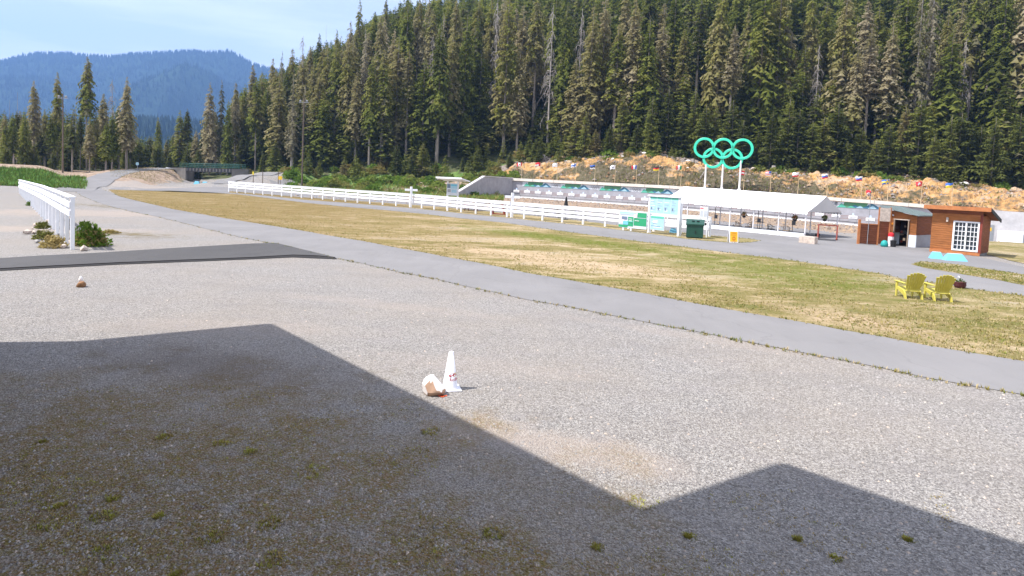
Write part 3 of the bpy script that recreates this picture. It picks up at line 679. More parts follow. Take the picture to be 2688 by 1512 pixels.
# the first rows of tall trees, then the slope behind them
for row, (dy0, dy1, stepa, stepb) in enumerate([(5, 15, 24, 42), (15, 28, 24, 42), (32, 48, 30, 50)]):
    px = 600+rr(0, 20)
    while px < 2760:
        Y = edgeY(px)+rr(dy0, dy1); x = (px-W_/2)/FPX*Y; h = rr(24, 44)*(1 if px > 900 else .9)
        lim = P(px, interp(px, SKY)+rr(8, 40), Y).z-g(x, Y)
        h = min(h, lim)
        if h > 9 and free(x, Y, 2.6):
            r_ = random.random(); kd = 'conifer' if r_ < .88 else ('lichen' if r_ < .955 else 'dead')
            add_tree(x, Y, h, kd, ['first row', 'second row', 'upper slope'][row]); occupied.append((x, Y))
        px += rr(stepa, stepb)
for (px, yt, dY, kd) in [(1290, 165, 4, 'dead'), (1415, 175, 8, 'dead'), (1890, 40, 12, 'lichen'), (1990, -30, 14, 'lichen'), (2225, 150, 3, 'dead'), (2487, 200, 2, 'dead'), (2375, 240, 2, 'snag'), (2395, 260, 3, 'snag'), (2600, 210, 4, 'dead'), (2232, 265, 1.5, 'snag'), (1240, 90, 12, 'lichen')]:
    x, y, h = at_px(px, yt, edgeY(px)+dY); add_tree(x, y, h, kd, 'first row')
print('all', len(TREES)); TREES = TREES[:294]
def zone_phrase(px, zone):
    if zone == 'left stand': return 'in the stand behind the green berm'
    if zone == 'valley': return 'in the valley gap'
    lands = [(640, 'behind the bridge'), (860, 'behind the brown light pole'), (1080, 'behind the far white fence'), (1290, 'behind the roofed kiosk'), (1480, 'above the sloping wing wall'), (1700, 'above the row of targets'), (1840, 'left of the rings'), (1960, 'behind the rings'), (2120, 'above the white tent ridge'), (2320, 'above the tent gable'), (2480, 'above the green-roofed shed'), (2640, 'above the cedar cabin'), (9999, "at the forest's right end")]
    return [b for a, b in lands if px < a][0]
KN = {'conifer': ('conifer_tree', 'tall dark green conifer'), 'young': ('young_fir', 'young bushy fir'), 'lichen': ('conifer_tree', 'grey-green lichen-draped conifer'), 'dead': ('dead_tree', 'dead grey conifer with bare drooping branches'), 'snag': ('dead_tree', 'thin bare grey snag')}
DEPTH = {'forest edge': 'at the forest edge', 'first row': 'in the front row', 'second row': 'in the second row', 'upper slope': 'on the upper slope', 'skyline': 'on the skyline', 'left stand': '', 'valley': ''}
bucket = {}
for t in sorted(TREES):
    bucket.setdefault((t[5], t[6], zone_phrase(t[0], t[6])), []).append(t)
random.seed(5)
for (kd, zone, ph), lst in bucket.items():
    for i, (px, x, y, z, h, _, _, wide) in enumerate(lst):
        nm, desc = KN[kd]
        sh = {'conifer': 'dark conifer', 'young': 'young fir', 'lichen': 'lichen-draped conifer', 'dead': 'dead grey conifer', 'snag': 'bare snag'}[kd]
        dz = {'forest edge': 'edge ', 'first row': 'front-row ', 'second row': 'second-row ', 'upper slope': 'upper-slope ', 'skyline': 'skyline '}.get(zone, '')
        lab = (f'{ORD[i]} {dz}{sh} from the left {ph}' if len(lst) > 1 else f'{dz}{desc} {ph}'.replace(' with bare drooping branches', ''))
        root = thing(nm, ' '.join(lab.split()), 'tree', (x, y, z-.3), rr(0, 6.28), 'conifers of the forest' if kd in ('conifer', 'lichen') else ('young firs at the forest foot' if kd == 'young' else 'dead trees in the forest'))
        if kd in ('conifer', 'lichen'):
            cr_, tr = random.choice(LICH if kd == 'lichen' else VAR); H0 = 24 if kd == 'lichen' else 26
            s = (h+.3)/H0; ws = s**.5*rr(.9, 1.15)
            if zone in ('left stand', 'valley', 'skyline'): ws *= rr(.62, .9)
        elif kd == 'young': cr_, tr = random.choice(YNG); s = (h+.3)/12; ws = s*wide*(.85 if s > 1 else 1)
        elif kd == 'dead': tr, cr_ = random.choice(DEAD); s = (h+.3)/18; ws = s**.5
        else: tr = DEAD[0][0]; cr_ = None; s = (h+.3)/18; ws = .7
        root.scale = (ws, ws, s)
        link('trunk', tr, root)
        if cr_: link('crown' if kd in ('conifer', 'lichen', 'young') else 'bare_branches', cr_, root)
# the hillside behind, as one wood
LOW = [crown_mb(900+i, 26, 4.6, 3.0, 34, 8, 3, 'needles', .35, [.1, .0, .3, .04][i]) for i in range(4)]
for q in LOW: q.mats = ['needles', 'needles_lichen']
mbw = MB(); mbw.mats = ['needles', 'needles_lichen']; random.seed(99); cnt = 0
for row in range(-3, 11):
    dy = 50+row*13; px = 620+rr(0, 30)
    while px < 2800:
        Y = edgeY(px)+dy+rr(-5, 5); x = (px-W_/2)/FPX*Y; z = g(x, Y); h = rr(26, 42) if row >= 0 else rr(9, 22)
        lim = P(px, interp(px, SKY)+rr(6, 40), Y).z-z; h = min(h, lim); px += rr(24, 44)*(165/Y)**.5*(1.1 if row >= 0 else .8)
        if h < 8 or pix((x, Y, z+h))[1] < -260 and row > 3: continue
        src = random.choice(LOW); a = rr(0, 6.28); ca_, sa = cos(a), sin(a); sc = h/26; wsc = sc**.5*rr(.9, 1.2); i0 = len(mbw.v)
        mbw.v += [(x+(vx*ca_-vy*sa)*wsc, Y+(vx*sa+vy*ca_)*wsc, z+vz*sc) for vx, vy, vz in src.v]
        mbw.f += [(a_+i0, b_+i0, c_+i0) for a_, b_, c_ in src.f]; mbw.mi += src.mi; cnt += 1
for i in range(150):
    px = rr(-120, 345) if i < 105 else rr(345, 640); Y = rr(165, 225) if i < 105 else rr(200, 235); x = (px-W_/2)/FPX*Y; z = g(x, Y); h = min(rr(9, 21), P(px, 262 if px < 345 else (345 if px < 530 else 262), Y).z-z)
    if h < 5 or pathh(x, Y) > .5: continue
    src = random.choice(LOW); sc = h/26; wsc = sc**.5*rr(.55, .8); i0 = len(mbw.v); a = rr(0, 6.28); ca_, sa = cos(a), sin(a)
    mbw.v += [(x+(vx*ca_-vy*sa)*wsc, Y+(vx*sa+vy*ca_)*wsc, z-1.2+vz*sc) for vx, vy, vz in src.v]; mbw.f += [(a_+i0, b_+i0, c_+i0) for a_, b_, c_ in src.f]; mbw.mi += src.mi
tag(obj('hillside_forest', mbw), 'dense conifer forest filling the steep hillside', 'forest', kind='stuff')
print('trees', len(TREES), 'wood', cnt)
# ------------------------------------------------------------------ bushes
def bush_mb(seed, r, h, mat, n_=420, leaf=.16):
    rnd = random.Random(seed); mb = MB()
    for _ in range(n_):
        a = rnd.uniform(0, 6.28); t = rnd.random()**.6; el = rnd.random()
        rad = r*t*sqrt(max(0, 1-el*el*.85)); c = Vector((cos(a)*rad, sin(a)*rad, h*el*(.6+.4*noise.noise(Vector((a*1.3, seed, el*3)))+.2)))
        u = Vector([rnd.uniform(-1, 1) for _ in range(3)]).normalized(); v = u.cross(Vector((rnd.uniform(-1, 1), rnd.uniform(-1, 1), .3))).normalized()
        L = leaf*rnd.uniform(.6, 1.5)
        mb.raw([c-u*L, c+v*L*.45, c+u*L, c-v*L*.45], [(0, 1, 2, 3)], mat)
    return mb
BU = [bush_mb(i, 1., 1., ['leaves_bright', 'leaves_bright', 'leaves_dry', 'needles_young'][i], 420, .15).mesh('foliage') for i in range(4)]
random.seed(13); bl_ = []
for _ in range(46):      # green band at the forest foot behind the fence
    px = rr(745, 1330); bl_.append((px, rr(132, edgeY(px)-1), rr(1.0, 2.2), random.choice((0, 0, 1, 3)), 'in the green band behind the white fence'))
for _ in range(30):
    px = rr(1340, 2720); bl_.append((px, edgeY(px)+rr(-1.5, 2.), rr(.8, 1.9), random.choice((0, 1, 3)), 'on top of the rocky bank'))
for (px, Y, s_) in ((765, 150, 2.6), (785, 148, 2.2), (1345, 154, 2.0), (1325, 152, 1.8), (1900, 138, 1.5), (1690, 151, 1.6), (2330, 128, 2.2), (2300, 129, 1.8), (2620, 120, 2)):
    bl_.append((px, Y, s_, 0, 'behind the far fence' if px < 800 else 'beside the rocky bank'))
bl_.sort(); cntb = {}
for (px, Y, s_, k_, ph) in bl_: cntb[ph] = cntb.get(ph, 0)+1
seen = {}
for (px, Y, s_, k_, ph) in bl_:
    x = (px-W_/2)/FPX*Y; z = g(x, Y); i = seen.get(ph, 0); seen[ph] = i+1
    o = link('bush', BU[k_]); o.location = (x, Y, z-.15); o.scale = (s_*1.1, s_*1.1, s_*rr(.8, 1.2)); o.rotation_euler.z = rr(0, 6)
    tag(o, f'{ORD[i]} leafy bush from the left {ph}', 'bush', 'green bushes at the forest foot')

# undergrowth filling the forest foot
random.seed(55); mbu = MB(); srcs = [(bush_mb(70+i, 1., 1., ['leaves_bright', 'needles_young', 'leaves_dry'][i], 150, .22)) for i in range(3)]; fir = crown_mb(990, 8, 2.3, .3, 16, 7, 2, 'needles_young', .2)
def stamp(src, x, y, z, sx, sz):
    a = rr(0, 6.28); ca_, sa = cos(a), sin(a); i0 = len(mbu.v); mm = [mbu.m(q) for q in src.mats]
    mbu.v += [(x+(vx*ca_-vy*sa)*sx, y+(vx*sa+vy*ca_)*sx, z+vz*sz) for vx, vy, vz in src.v]; mbu.f += [tuple(q+i0 for q in f) for f in src.f]; mbu.mi += [mm[k] for k in src.mi]
for _ in range(520):
    px = rr(590, 2760); dy = rr(-10, 26) if px < 1330 else rr(-2, 22); Y = edgeY(px)+dy
    if px < 740 and dy < 0: continue
    x = (px-W_/2)/FPX*Y; z = g(x, Y)-.1
    if random.random() < .55: q = rr(.9, 2.3); stamp(random.choice(srcs), x, Y, z, q*1.1, q)
    else: q = rr(.3, .8); stamp(fir, x, Y, z, q, q*1.1)
tag(obj('forest_undergrowth', mbu), 'tangled shrubs and saplings under the forest trees', 'undergrowth', kind='stuff')

# ------------------------------------------------------------------ lodge behind the camera (casts the gabled shadow)
HL = 10.
off = Vector((SH.x, SH.y))*(HL/tan(SUN_EL))
def rp(px, py): v = G(px, py); return Vector((v.x, v.y))
A1, V1, A2, E4 = rp(715, 850), rp(1696, 1340), rp(2061, 1216), rp(2700, 1432)
A0 = rp(0, 917); A0 = A1+(A0-A1)*4.0; E4 = A2+(E4-A2)*5
foot = [A0, A1, V1, A2, E4, Vector((E4.x-14, E4.y-14)), Vector((A0.x+2, A0.y-16))]
lodge = thing('lodge_building', 'large lodge building whose gabled roof shades the gravel', 'building', (0, -8, 0))
mb = MB(); ring = [Vector((p.x+off.x, p.y+off.y+8, HL-.25)) for p in foot]
mb.extr(ring, (0, 0, .25), 'lodge_roof'); obj('roof', mb, lodge)
dfa = (V1-A1).normalized(); nrm = Vector((dfa.y, -dfa.x)); nrm = nrm if nrm.y < 0 else -nrm
b0 = Vector((.3, -.6)); wl = [b0-dfa*17.5, b0+dfa*9]
mb = MB(); cen = [Vector((p.x, p.y+8, 0)) for p in (wl[0], wl[1], wl[1]+nrm*7, wl[0]+nrm*7)]
mb.extr(cen, (0, 0, HL-.3), 'lodge_wall'); obj('wall', mb, lodge)

# ------------------------------------------------------------------ range wall
s0, s1 = .6, 125.
rw = thing('range_wall', 'long concrete range wall with overhanging canopy behind the targets', 'wall', wallpt(0))
rel = lambda v: Vector(v)-Vector(rw.location)
mb = MB(); mc = MB(); ms = MB(); CE = 86.   # canopy end
sts = [s0+(CE-s0)*i/16 for i in range(17)]
for a, b in zip(sts, sts[1:]):
    za, zb = interp(a, WBASE)-.6, interp(b, WBASE)-.6; ta, tb = interp(a, WTOP), interp(b, WTOP)
    mb.hexa([rel(wallpt(a, 0, za)), rel(wallpt(b, 0, zb)), rel(wallpt(b, -2.5, zb)), rel(wallpt(a, -2.5, za))], [rel(wallpt(a, 0, ta-.7)), rel(wallpt(b, 0, tb-.7)), rel(wallpt(b, -2.5, tb-.7)), rel(wallpt(a, -2.5, ta-.7))], 'wall_paint')
    mc.hexa([rel(wallpt(a, .38, ta-.62)), rel(wallpt(b, .38, tb-.62)), rel(wallpt(b, -3, tb-.62)), rel(wallpt(a, -3, ta-.62))], [rel(wallpt(a, .38, ta)), rel(wallpt(b, .38, tb)), rel(wallpt(b, -3, tb)), rel(wallpt(a, -3, ta))], 'concrete')
    # joint
    ms.box(rel(wallpt(b, .385, tb-.31)), (.05, .02, .6), 'concrete_dark', atan2(WD.y, WD.x))
obj('wall_face', mb, rw); obj('canopy', mc, rw); obj('canopy_joint', ms, rw)
mb = MB(); sts = [CE+(s1-CE)*i/8 for i in range(9)]
for a, b in zip(sts, sts[1:]):
    za, zb = interp(a, WBASE)-1, interp(b, WBASE)-1; ta, tb = interp(a, WTOP), interp(b, WTOP)
    mb.hexa([rel(wallpt(a, 1.2, za)), rel(wallpt(b, 1.2, zb)), rel(wallpt(b, -3, zb)), rel(wallpt(a, -3, za))], [rel(wallpt(a, 1.2, ta)), rel(wallpt(b, 1.2, tb)), rel(wallpt(b, -3, tb)), rel(wallpt(a, -3, ta))], 'concrete_pale')
obj('bare_wall_end', mb, rw, label='pale bare concrete end of the wall beyond the cabin')
# mural panels
def mural(par, s, kind):
    mb = MB(); zt = interp(s, WTOP)-.75; L = 7.6
    def q(u, v, m, o=.03): return rel(wallpt(s+u, o, zt-1.05+v))
    mb.poly([q(0, 0, 0), q(L, 0, 0), q(L, 1.05, 0), q(0, 1.05, 0)], 'pale_blue' if False else 'white_board')
    rnd = random.Random(int(s*10)+kind)
    def blob(u0, u1, h, mat, o):
        h *= rnd.uniform(.8, 1.05); pts = []; n_ = 14
        for i in range(n_+1):
            t = i/n_; pts.append((u0+(u1-u0)*t, max(.02, h*sin(pi*t)**.7*(.75+.4*rnd.random()))))
        mb.poly([q(u0, .02, 0, o)]+[q(u1, .02, 0, o)]+[q(u, v, 0, o) for u, v in pts[::-1]], mat)
    mb.poly([q(1.3, .02, 0, .04), q(5.0, .02, 0, .04), q(5.4, 1.03, 0, .04), q(1.5, 1.03, 0, .04)], 'mural_green')
    for (u0, u1, u2, h, m, o) in ((.3, 1.0, 1.9, .8, 'poster_teal', .05), (4.3, 5.9, 7.5, .98, 'mural_blue', .055), (2.2, 3.2, 4.2, .6, 'mural_blue', .05), (5.3, 6.1, 6.8, .62, 'poster_blue', .065), (1.9, 2.6, 3.4, .4, 'poster_teal', .06), (3.4, 4.1, 4.7, .5, 'poster_blue', .06)):
        mb.poly([q(u0, .02, 0, o), q(u2, .02, 0, o), q(u1+(u2-u1)*.35, h*.78, 0, o), q(u1, h, 0, o), q(u0+(u1-u0)*.6, h*.55, 0, o)], m)
    obj('mural_panel', mb, par)
def small_rings(par, s):
    mb = MB(); zt = interp(s, WTOP)-1.2; u = Vector((WD.x, WD.y, 0)); v = Vector((0, 0, 1))
    mb.poly([rel(wallpt(s-1.2, .03, zt-.5)), rel(wallpt(s+1.2, .03, zt-.5)), rel(wallpt(s+1.2, .03, zt+.45)), rel(wallpt(s-1.2, .03, zt+.45))], 'white_board')
    for i, (a, b) in enumerate(((-.55, .1), (0, .1), (.55, .1), (-.27, -.14), (.27, -.14))): mb.torus(rel(wallpt(s+a, .05, zt+b)), u, v, .22, .03, 'concrete_dark', 16, 4)
    obj('ring_emblem', mb, par)
for k in range(9):
    if 3.5+k*9.4 < CE-8: mural(rw, 3.2+k*9.4, k); small_rings(rw, 3.2+k*9.4+8.6)
# curb and dark rail
mb = MB(); sts = [1+84*i/20 for i in range(21)]
for a, b in zip(sts, sts[1:]):
    za, zb = interp(a, WBASE), interp(b, WBASE)
    mb.hexa([wallpt(a, 5.3, za-.3), wallpt(b, 5.3, zb-.3), wallpt(b, 4.9, zb-.3), wallpt(a, 4.9, za-.3)], [wallpt(a, 5.3, za+.25), wallpt(b, 5.3, zb+.25), wallpt(b, 4.9, zb+.25), wallpt(a, 4.9, za+.25)], 'white_paint')
o = obj('range_curb', mb); tag(o, 'low white curb running along the foot of the target row', 'curb')
mb = MB()
for a, b in zip(sts, sts[1:]):
    za, zb = interp(a, WBASE), interp(b, WBASE)
    mb.tube([wallpt(a, 4.6, za+.55), wallpt(b, 4.6, zb+.55)], .07, 'dark_metal', 5)
    mb.tube([wallpt(a, 4.6, za-.2), wallpt(a, 4.6, za+.55)], .05, 'dark_metal', 5)
o = obj('range_rail', mb); tag(o, 'thin dark rail in front of the target row', 'rail')
# targets
def make_target():
    t = thing('biathlon_target', '', 'target', (0, 0, 0), 0, 'biathlon targets in a row')
    mb = MB(); mb.box((0, 0, 1.38), (1.4, .35, .56), 'steel_bright'); mb.box((0, -.1, 1.09), (1.2, .3, .07), 'black'); obj('target_box', mb, t, bev=.02)  # black slab below paints in the shadow under the box
    mb = MB(); mb.box((.0, -.19, 1.36), (1.0, .02, .16), 'f_white'); 
    for i in range(5): mb.box((-.44+.22*i, -.205, 1.36), (.12, .01, .12), 'grey_metal')
    obj('target_face', mb, t)
    mb = MB(); mb.box((0, 0, 1.88), (.3, .04, .46), 'plate_blue'); obj('number_plate', mb, t)
    for sx in (-1, 1):
        mb = MB(); mb.box((.62*sx, 0, .55), (.06, .06, 1.1), 'grey_metal'); obj('leg', mb, t)
    mb = MB()
    for z in (1.5, 1.25, 1.0): mb.box((1.36, .05, z), (1.42, .03, .07), 'rail_brown')
    obj('back_rail', mb, t)
    return t
t0 = make_target(); angW = atan2(WD.y, WD.x)
for i in range(29):
    s = 3.3+i*2.75
    p = wallpt(s, 3.1, interp(s, WBASE)); lab = f'{ORD[i]} from the left of the white targets along the wall'
    if i == 0: t0.location = p; t0.rotation_euler.z = angW; t0['label'] = lab
    else: dup(t0, p, angW, lab)
# wing wall
ww = thing('wing_wall', 'dark grey wing wall with pale sloping coping at the left end of the range', 'wall', wallpt(.6))
def wp(d, z, off=0): return Vector(wallpt(.6-off, d, z))-Vector(ww.location)
prof = [(0, 4.62), (13.4, 4.62), (24.6, .75)]
mb = MB(); mb.extr([wp(0, -.5), wp(24.6, -.5), wp(24.6, .72), wp(13.4, 4.5), wp(0, 4.5)], Vector((-WD.x*.6, -WD.y*.6, 0)), 'concrete_grey'); obj('wall_face', mb, ww)
mb = MB()
for (d0, z0), (d1, z1) in zip(prof, prof[1:]):
    mb.hexa([wp(d0, z0-.1, -.1), wp(d1, z1-.02, -.1), wp(d1, z1-.02, .7), wp(d0, z0-.1, .7)], [wp(d0, z0+.14, -.1), wp(d1, z1+.2, -.1), wp(d1, z1+.2, .7), wp(d0, z0+.14, .7)], 'concrete_pale')
obj('coping', mb, ww)

# ------------------------------------------------------------------ flags
def flag_thing(px, ytop, label, pat, Y=None, ang=None, size=(1.3, .85), col='flagpole', base=None):
    k = (px-W_/2)/FPX; s = (.7+150*k)/(.886+.464*k) if True else 0
    if base is None:
        b = wallpt(s, -2.0, interp(s, WTOP)); tp = P(px, ytop, b.y); h = max(2.4, tp.z-b.z)
    else: b = base; h = P(px, ytop, b.y).z-b.z
    t = thing('flag_on_pole', label, 'flag', b, 0, 'flags on poles along the top of the wall')
    mb = MB(); mb.tube([(0, 0, -.1), (0, 0, h)], [.055, .045] if base is None else [.028, .02], col, 6); obj('flagpole', mb, t)
    mb = MB(); nx_, nz_ = 12, 6; Wf, Hf = size; rnd = random.Random(int(px)); ph = rnd.uniform(0, 6); sag = rnd.uniform(.15, .45)
    def fp(i, j):
        u = i/nx_; v = j/nz_
        return Vector((-u*Wf*.92, .16*sin(u*7+ph)*u+.1*sin(v*4+u*4), h-.08-Hf*(1-v)-sag*u*u*Wf*.5+.05*sin(u*9+ph)))
    for i in range(nx_):
        for j in range(nz_): mb.poly([fp(i, j), fp(i+1, j), fp(i+1, j+1), fp(i, j+1)], pat((i+.5)/nx_, (j+.5)/nz_))
    obj('flag_cloth', mb, t, smooth=True)
    return t
h3 = lambda a, b, c: (lambda u, v: c if v < .34 else (b if v < .67 else a))
v3 = lambda a, b, c: (lambda u, v: a if u < .34 else (b if u < .67 else c))
can = lambda u, v: 'f_white' if .28 < u < .72 and not (.42 < u < .58 and .25 < v < .75) else 'f_red'
cross = lambda f, c: (lambda u, v: c if .25 < u < .42 or .4 < v < .62 else f)
usa = lambda u, v: 'f_blue' if u < .42 and v > .5 else ('f_red' if int(v*6) % 2 else 'f_white')
FL = [(1353.8, 425, 'red and white maple leaf flag at the left end of the wall', can), (1402.5, 425, 'red flag with white, second pole from the left end of the wall', lambda u, v: 'f_white' if v < .5 and u > .3 else 'f_red'),
      (1448, 427, 'plain pale white flag on the third pole from the left', lambda u, v: 'f_white'), (1497.5, 427, 'white flag with a pale blue cross above the targets', cross('f_white', 'f_blue')),
      (1547.6, 432, 'blue, black and white striped flag', h3('f_blue', 'f_black', 'f_white')), (1601, 432, 'white flag with a dark centre spot', lambda u, v: 'ink' if abs(u-.5) < .13 and abs(v-.5) < .2 else 'f_white'),
      (1657.6, 432, 'blue, white and red vertical striped flag', v3('f_blue', 'f_white', 'f_red')), (1716.5, 436, 'black, red and gold striped flag', h3('f_black', 'f_red', 'f_yellow')),
      (1776, 433, 'green, white and red vertical striped flag left of the rings', v3('f_green', 'f_white', 'f_red')), (1943, 447, 'red, white and red striped flag behind the right ring pole', h3('f_red', 'f_white', 'f_red')),
      (2013.7, 448, 'stars and stripes flag right of the rings', usa), (2087.4, 451, 'drooping white over red flag above the tent', h3('f_white', 'f_white', 'f_red')), (2165, 455, 'white, blue and red striped flag above the tent gable', h3('f_white', 'f_blue', 'f_red')),
      (2256, 462, 'white, blue and red flag just left of the blue flag with yellow cross', h3('f_white', 'f_blue', 'f_red')), (2327, 470, 'blue flag with a yellow cross above the shed', cross('f_blue', 'f_yellow')),
      (2416, 475, 'red flag with a white cross between shed and cabin', lambda u, v: 'f_white' if (abs(u-.5) < .1 and abs(v-.5) < .35) or (abs(v-.5) < .13 and abs(u-.5) < .28) else 'f_red'), (2498, 479, 'blue over yellow flag above the cabin', lambda u, v: 'f_blue' if v > .5 else 'f_yellow')]
for px, yt, lab, pat in FL: flag_thing(px, yt, lab, pat)
b = G(2276, 642); 
t = flag_thing(2284.6, 497, 'small pink wind flag on a thin grey pole by the board fence', lambda u, v: 'pink_board' if v < .5 else 'f_red', size=(.35, .38), col='grey_metal', base=b)

# ------------------------------------------------------------------ olympic rings
sR = ((.7+150*((1900-W_/2)/FPX))/(.886+.464*((1900-W_/2)/FPX)))
rb = wallpt(sR, -1.0, interp(sR, WTOP)); Yr = rb.y
rings = thing('ring_sign', 'five interlocked green rings on three white posts', 'sign', rb)
u = Vector((WD.x, WD.y, 0)); v = Vector((0, 0, 1)); wv = Vector((WN.x, WN.y, 0))
def on_plane(px, py):      # ray with the vertical plane through rb parallel to the wall
    d = ray(px, py); t = (Vector((rb.x, rb.y)).dot(WN))/(Vector((d.x, d.y)).dot(WN)); return Vector((d.x*t, d.y*t, CH+d.z*t))-rb
Z4 = lambda x, y: (1560+x/4.528, 340+y/4.528)
cs = [on_plane(*Z4(*c)) for c in ((1308, 220), (1532, 222), (1762, 236), (1408, 340), (1640, 348))]
L = (cs[2]-cs[0]).length/2; Rr = L*.455
# regular layout fitted to the picture
c1 = (cs[0]+cs[1]+cs[2])/3; dn = ((cs[3]+cs[4])/2-c1).z
dirh = (cs[2]-cs[0]); dirh.z = 0; dirh.normalize(); tilt = (cs[2].z-cs[0].z)/2
pos5 = [c1-dirh*L-Vector((0, 0, tilt)), c1, c1+dirh*L+Vector((0, 0, tilt)), c1-dirh*L*.5+Vector((0, 0, dn-tilt/2)), c1+dirh*L*.5+Vector((0, 0, dn+tilt/2))]
for i, c in enumerate(pos5):
    mb = MB(); u2, v2 = dirh, Vector((0, 0, 1)); n_ = 48; r1, r2 = 2.12, 1.62; dth = .30; i0 = 0; base_o = wv*(.07*(1 if i < 3 else -1))
    for a in range(n_):
        t = 2*pi*a/n_; d = u2*cos(t)+v2*sin(t)
        for rad, o_ in ((r1-.05, dth), (r1, dth-.05), (r1, -dth+.05), (r1-.05, -dth), (r2+.05, -dth), (r2, -dth+.05), (r2, dth-.05), (r2+.05, dth)): mb.v.append(tuple(c+d*rad+wv*(o_*.6)+base_o))
    kk = mb.m('ring_green')
    for a in range(n_):
        a2 = (a+1) % n_
        for q in range(8): mb.f.append((a*8+q, a2*8+q, a2*8+(q+1) % 8, a*8+(q+1) % 8)); mb.mi.append(kk)
    obj('ring', mb, rings, smooth=False)
for (px, pt, pb) in ((1853.5, 434, 489), (1898, 434, 491), (1945, 424, 494)):
    a = on_plane(px, pt); b = on_plane(px-1.5, pb); b.z = interp(sR, WTOP)-rb.z; b.x, b.y = a.x, a.y
    mb = MB(); mb.tube([b, a+Vector((0, 0, .2))], [.19, .17], 'steel_white', 12); mb.box(b+Vector((0, 0, .06)), (.7, .7, .12), 'steel_white', angW); mb.box(b+Vector((0, 0, .25)), (.42, .42, .3), 'steel_white', angW); obj('post', mb, rings)

# ------------------------------------------------------------------ white fences
def fence_thing(name, label, pts, hts, spacing, boards, side, capw=.22, groundf=lambda x, y: 0.):
    """pts: list of ground points; hts: post heights at those points; side: +1/-1 side of the posts that carries the boards"""
    t = thing(name, label, 'fence', pts[0]); o = Vector(pts[0])
    seg = []; tot = 0
    for a, b in zip(pts, pts[1:]): seg.append((tot, (b-a).length)); tot += (b-a).length
    nP = int(round(tot/spacing)); P_ = []
    for i in range(nP+1):
        d = tot*i/nP
        for k_, (st, L_) in enumerate(seg):
            if d <= st+L_+1e-6:
                f = (d-st)/L_; P_.append((pts[k_].lerp(pts[k_+1], f)-o, hts[k_]+(hts[k_+1]-hts[k_])*f)); break
    for i, (p, h) in enumerate(P_):
        d = (P_[min(i+1, nP)][0]-P_[max(i-1, 0)][0]).normalized(); a = atan2(d.y, d.x)
        mb = MB(); mb.box((p.x, p.y, h/2-.1), (.15, .15, h+.2-.04), 'white_paint', a); obj('post', mb, t)
    for q, (zt, hb) in enumerate(boards):
        mb = MB()
        for (p, h), (p2, h2) in zip(P_, P_[1:]):
            d = (p2-p).normalized(); n_ = Vector((-d.y, d.x, 0))*side
            if hb < .08: # cap plank lying flat
                w0 = .11; a, b = p-d*.05, p2+d*.05
                mb.hexa([a+n_*w0*1.3+Vector((0, 0, h-zt-hb)), b+n_*w0*1.3+Vector((0, 0, h2-zt-hb)), b-n_*w0+Vector((0, 0, h2-zt-hb)), a-n_*w0+Vector((0, 0, h-zt-hb))],
                        [a+n_*w0*1.3+Vector((0, 0, h-zt)), b+n_*w0*1.3+Vector((0, 0, h2-zt)), b-n_*w0+Vector((0, 0, h2-zt)), a-n_*w0+Vector((0, 0, h-zt))], 'white_paint')
            else:
                jit = random.uniform(-.008, .008)
                a, b = p+n_*.077-d*.06, p2+n_*.077+d*.055; th = n_*.045
                mb.hexa([a+Vector((0, 0, h-zt-hb+jit)), b+Vector((0, 0, h2-zt-hb+jit)), b+th+Vector((0, 0, h2-zt-hb+jit)), a+th+Vector((0, 0, h-zt-hb+jit))],
                        [a+Vector((0, 0, h-zt+jit)), b+Vector((0, 0, h2-zt+jit)), b+th+Vector((0, 0, h2-zt+jit)), a+th+Vector((0, 0, h-zt+jit))], 'white_paint')
        obj('cap_rail' if hb < .08 else 'rail', mb, t)
    return t
random.seed(31)
nl = G(190, 655); fL = G(52, 508)
def hpx(px, py, base): return P(px, py, base.y).z-base.z
mid_ = nl.lerp(fL, .35)
fence_thing('white_fence', 'white wooden three-rail fence standing alone on the gravel at the left', [nl, mid_, fL], [hpx(190, 517, nl), 2.1, hpx(52, 472, fL)], 2.44, [(-.02, .05), (.20, .25), (.58, .25)], 1)
fa, fb, fc = G(601, 504), G(1700, 606), G(1862, 621.5)
m1 = G(1074.8, 543.7); m2 = G(1391.6, 575.9)
fence_thing('white_fence', 'long white wooden rail fence along the front of the range', [fa, m1, m2, fb, fc], [1.78, 1.68, 1.62, 1.6, 1.6], 2.5, [(-.02, .05), (.06, .24), (.44, .24), (.82, .24)], -1)
# tall posts with arms
for (px, py, yt, lab) in ((1077, 545, 489.6, 'tall white post with short arms rising above the fence near the forest'), (1343, 571.5, 506, 'tall white post with short arms rising above the fence left of the targets')):
    b = G(px, py); b.y += .3; h = hpx(px, yt, b)
    t = thing('sign_post', lab, 'post', b); mb = MB(); mb.box((0, 0, h/2), (.24, .24, h), 'white_paint', .4); obj('post', mb, t)
    for sx in (-1, 1):
        mb = MB(); mb.box((sx*.48, -.02, h-.42), (.6, .18, .26), 'white_paint'); obj('arm', mb, t)

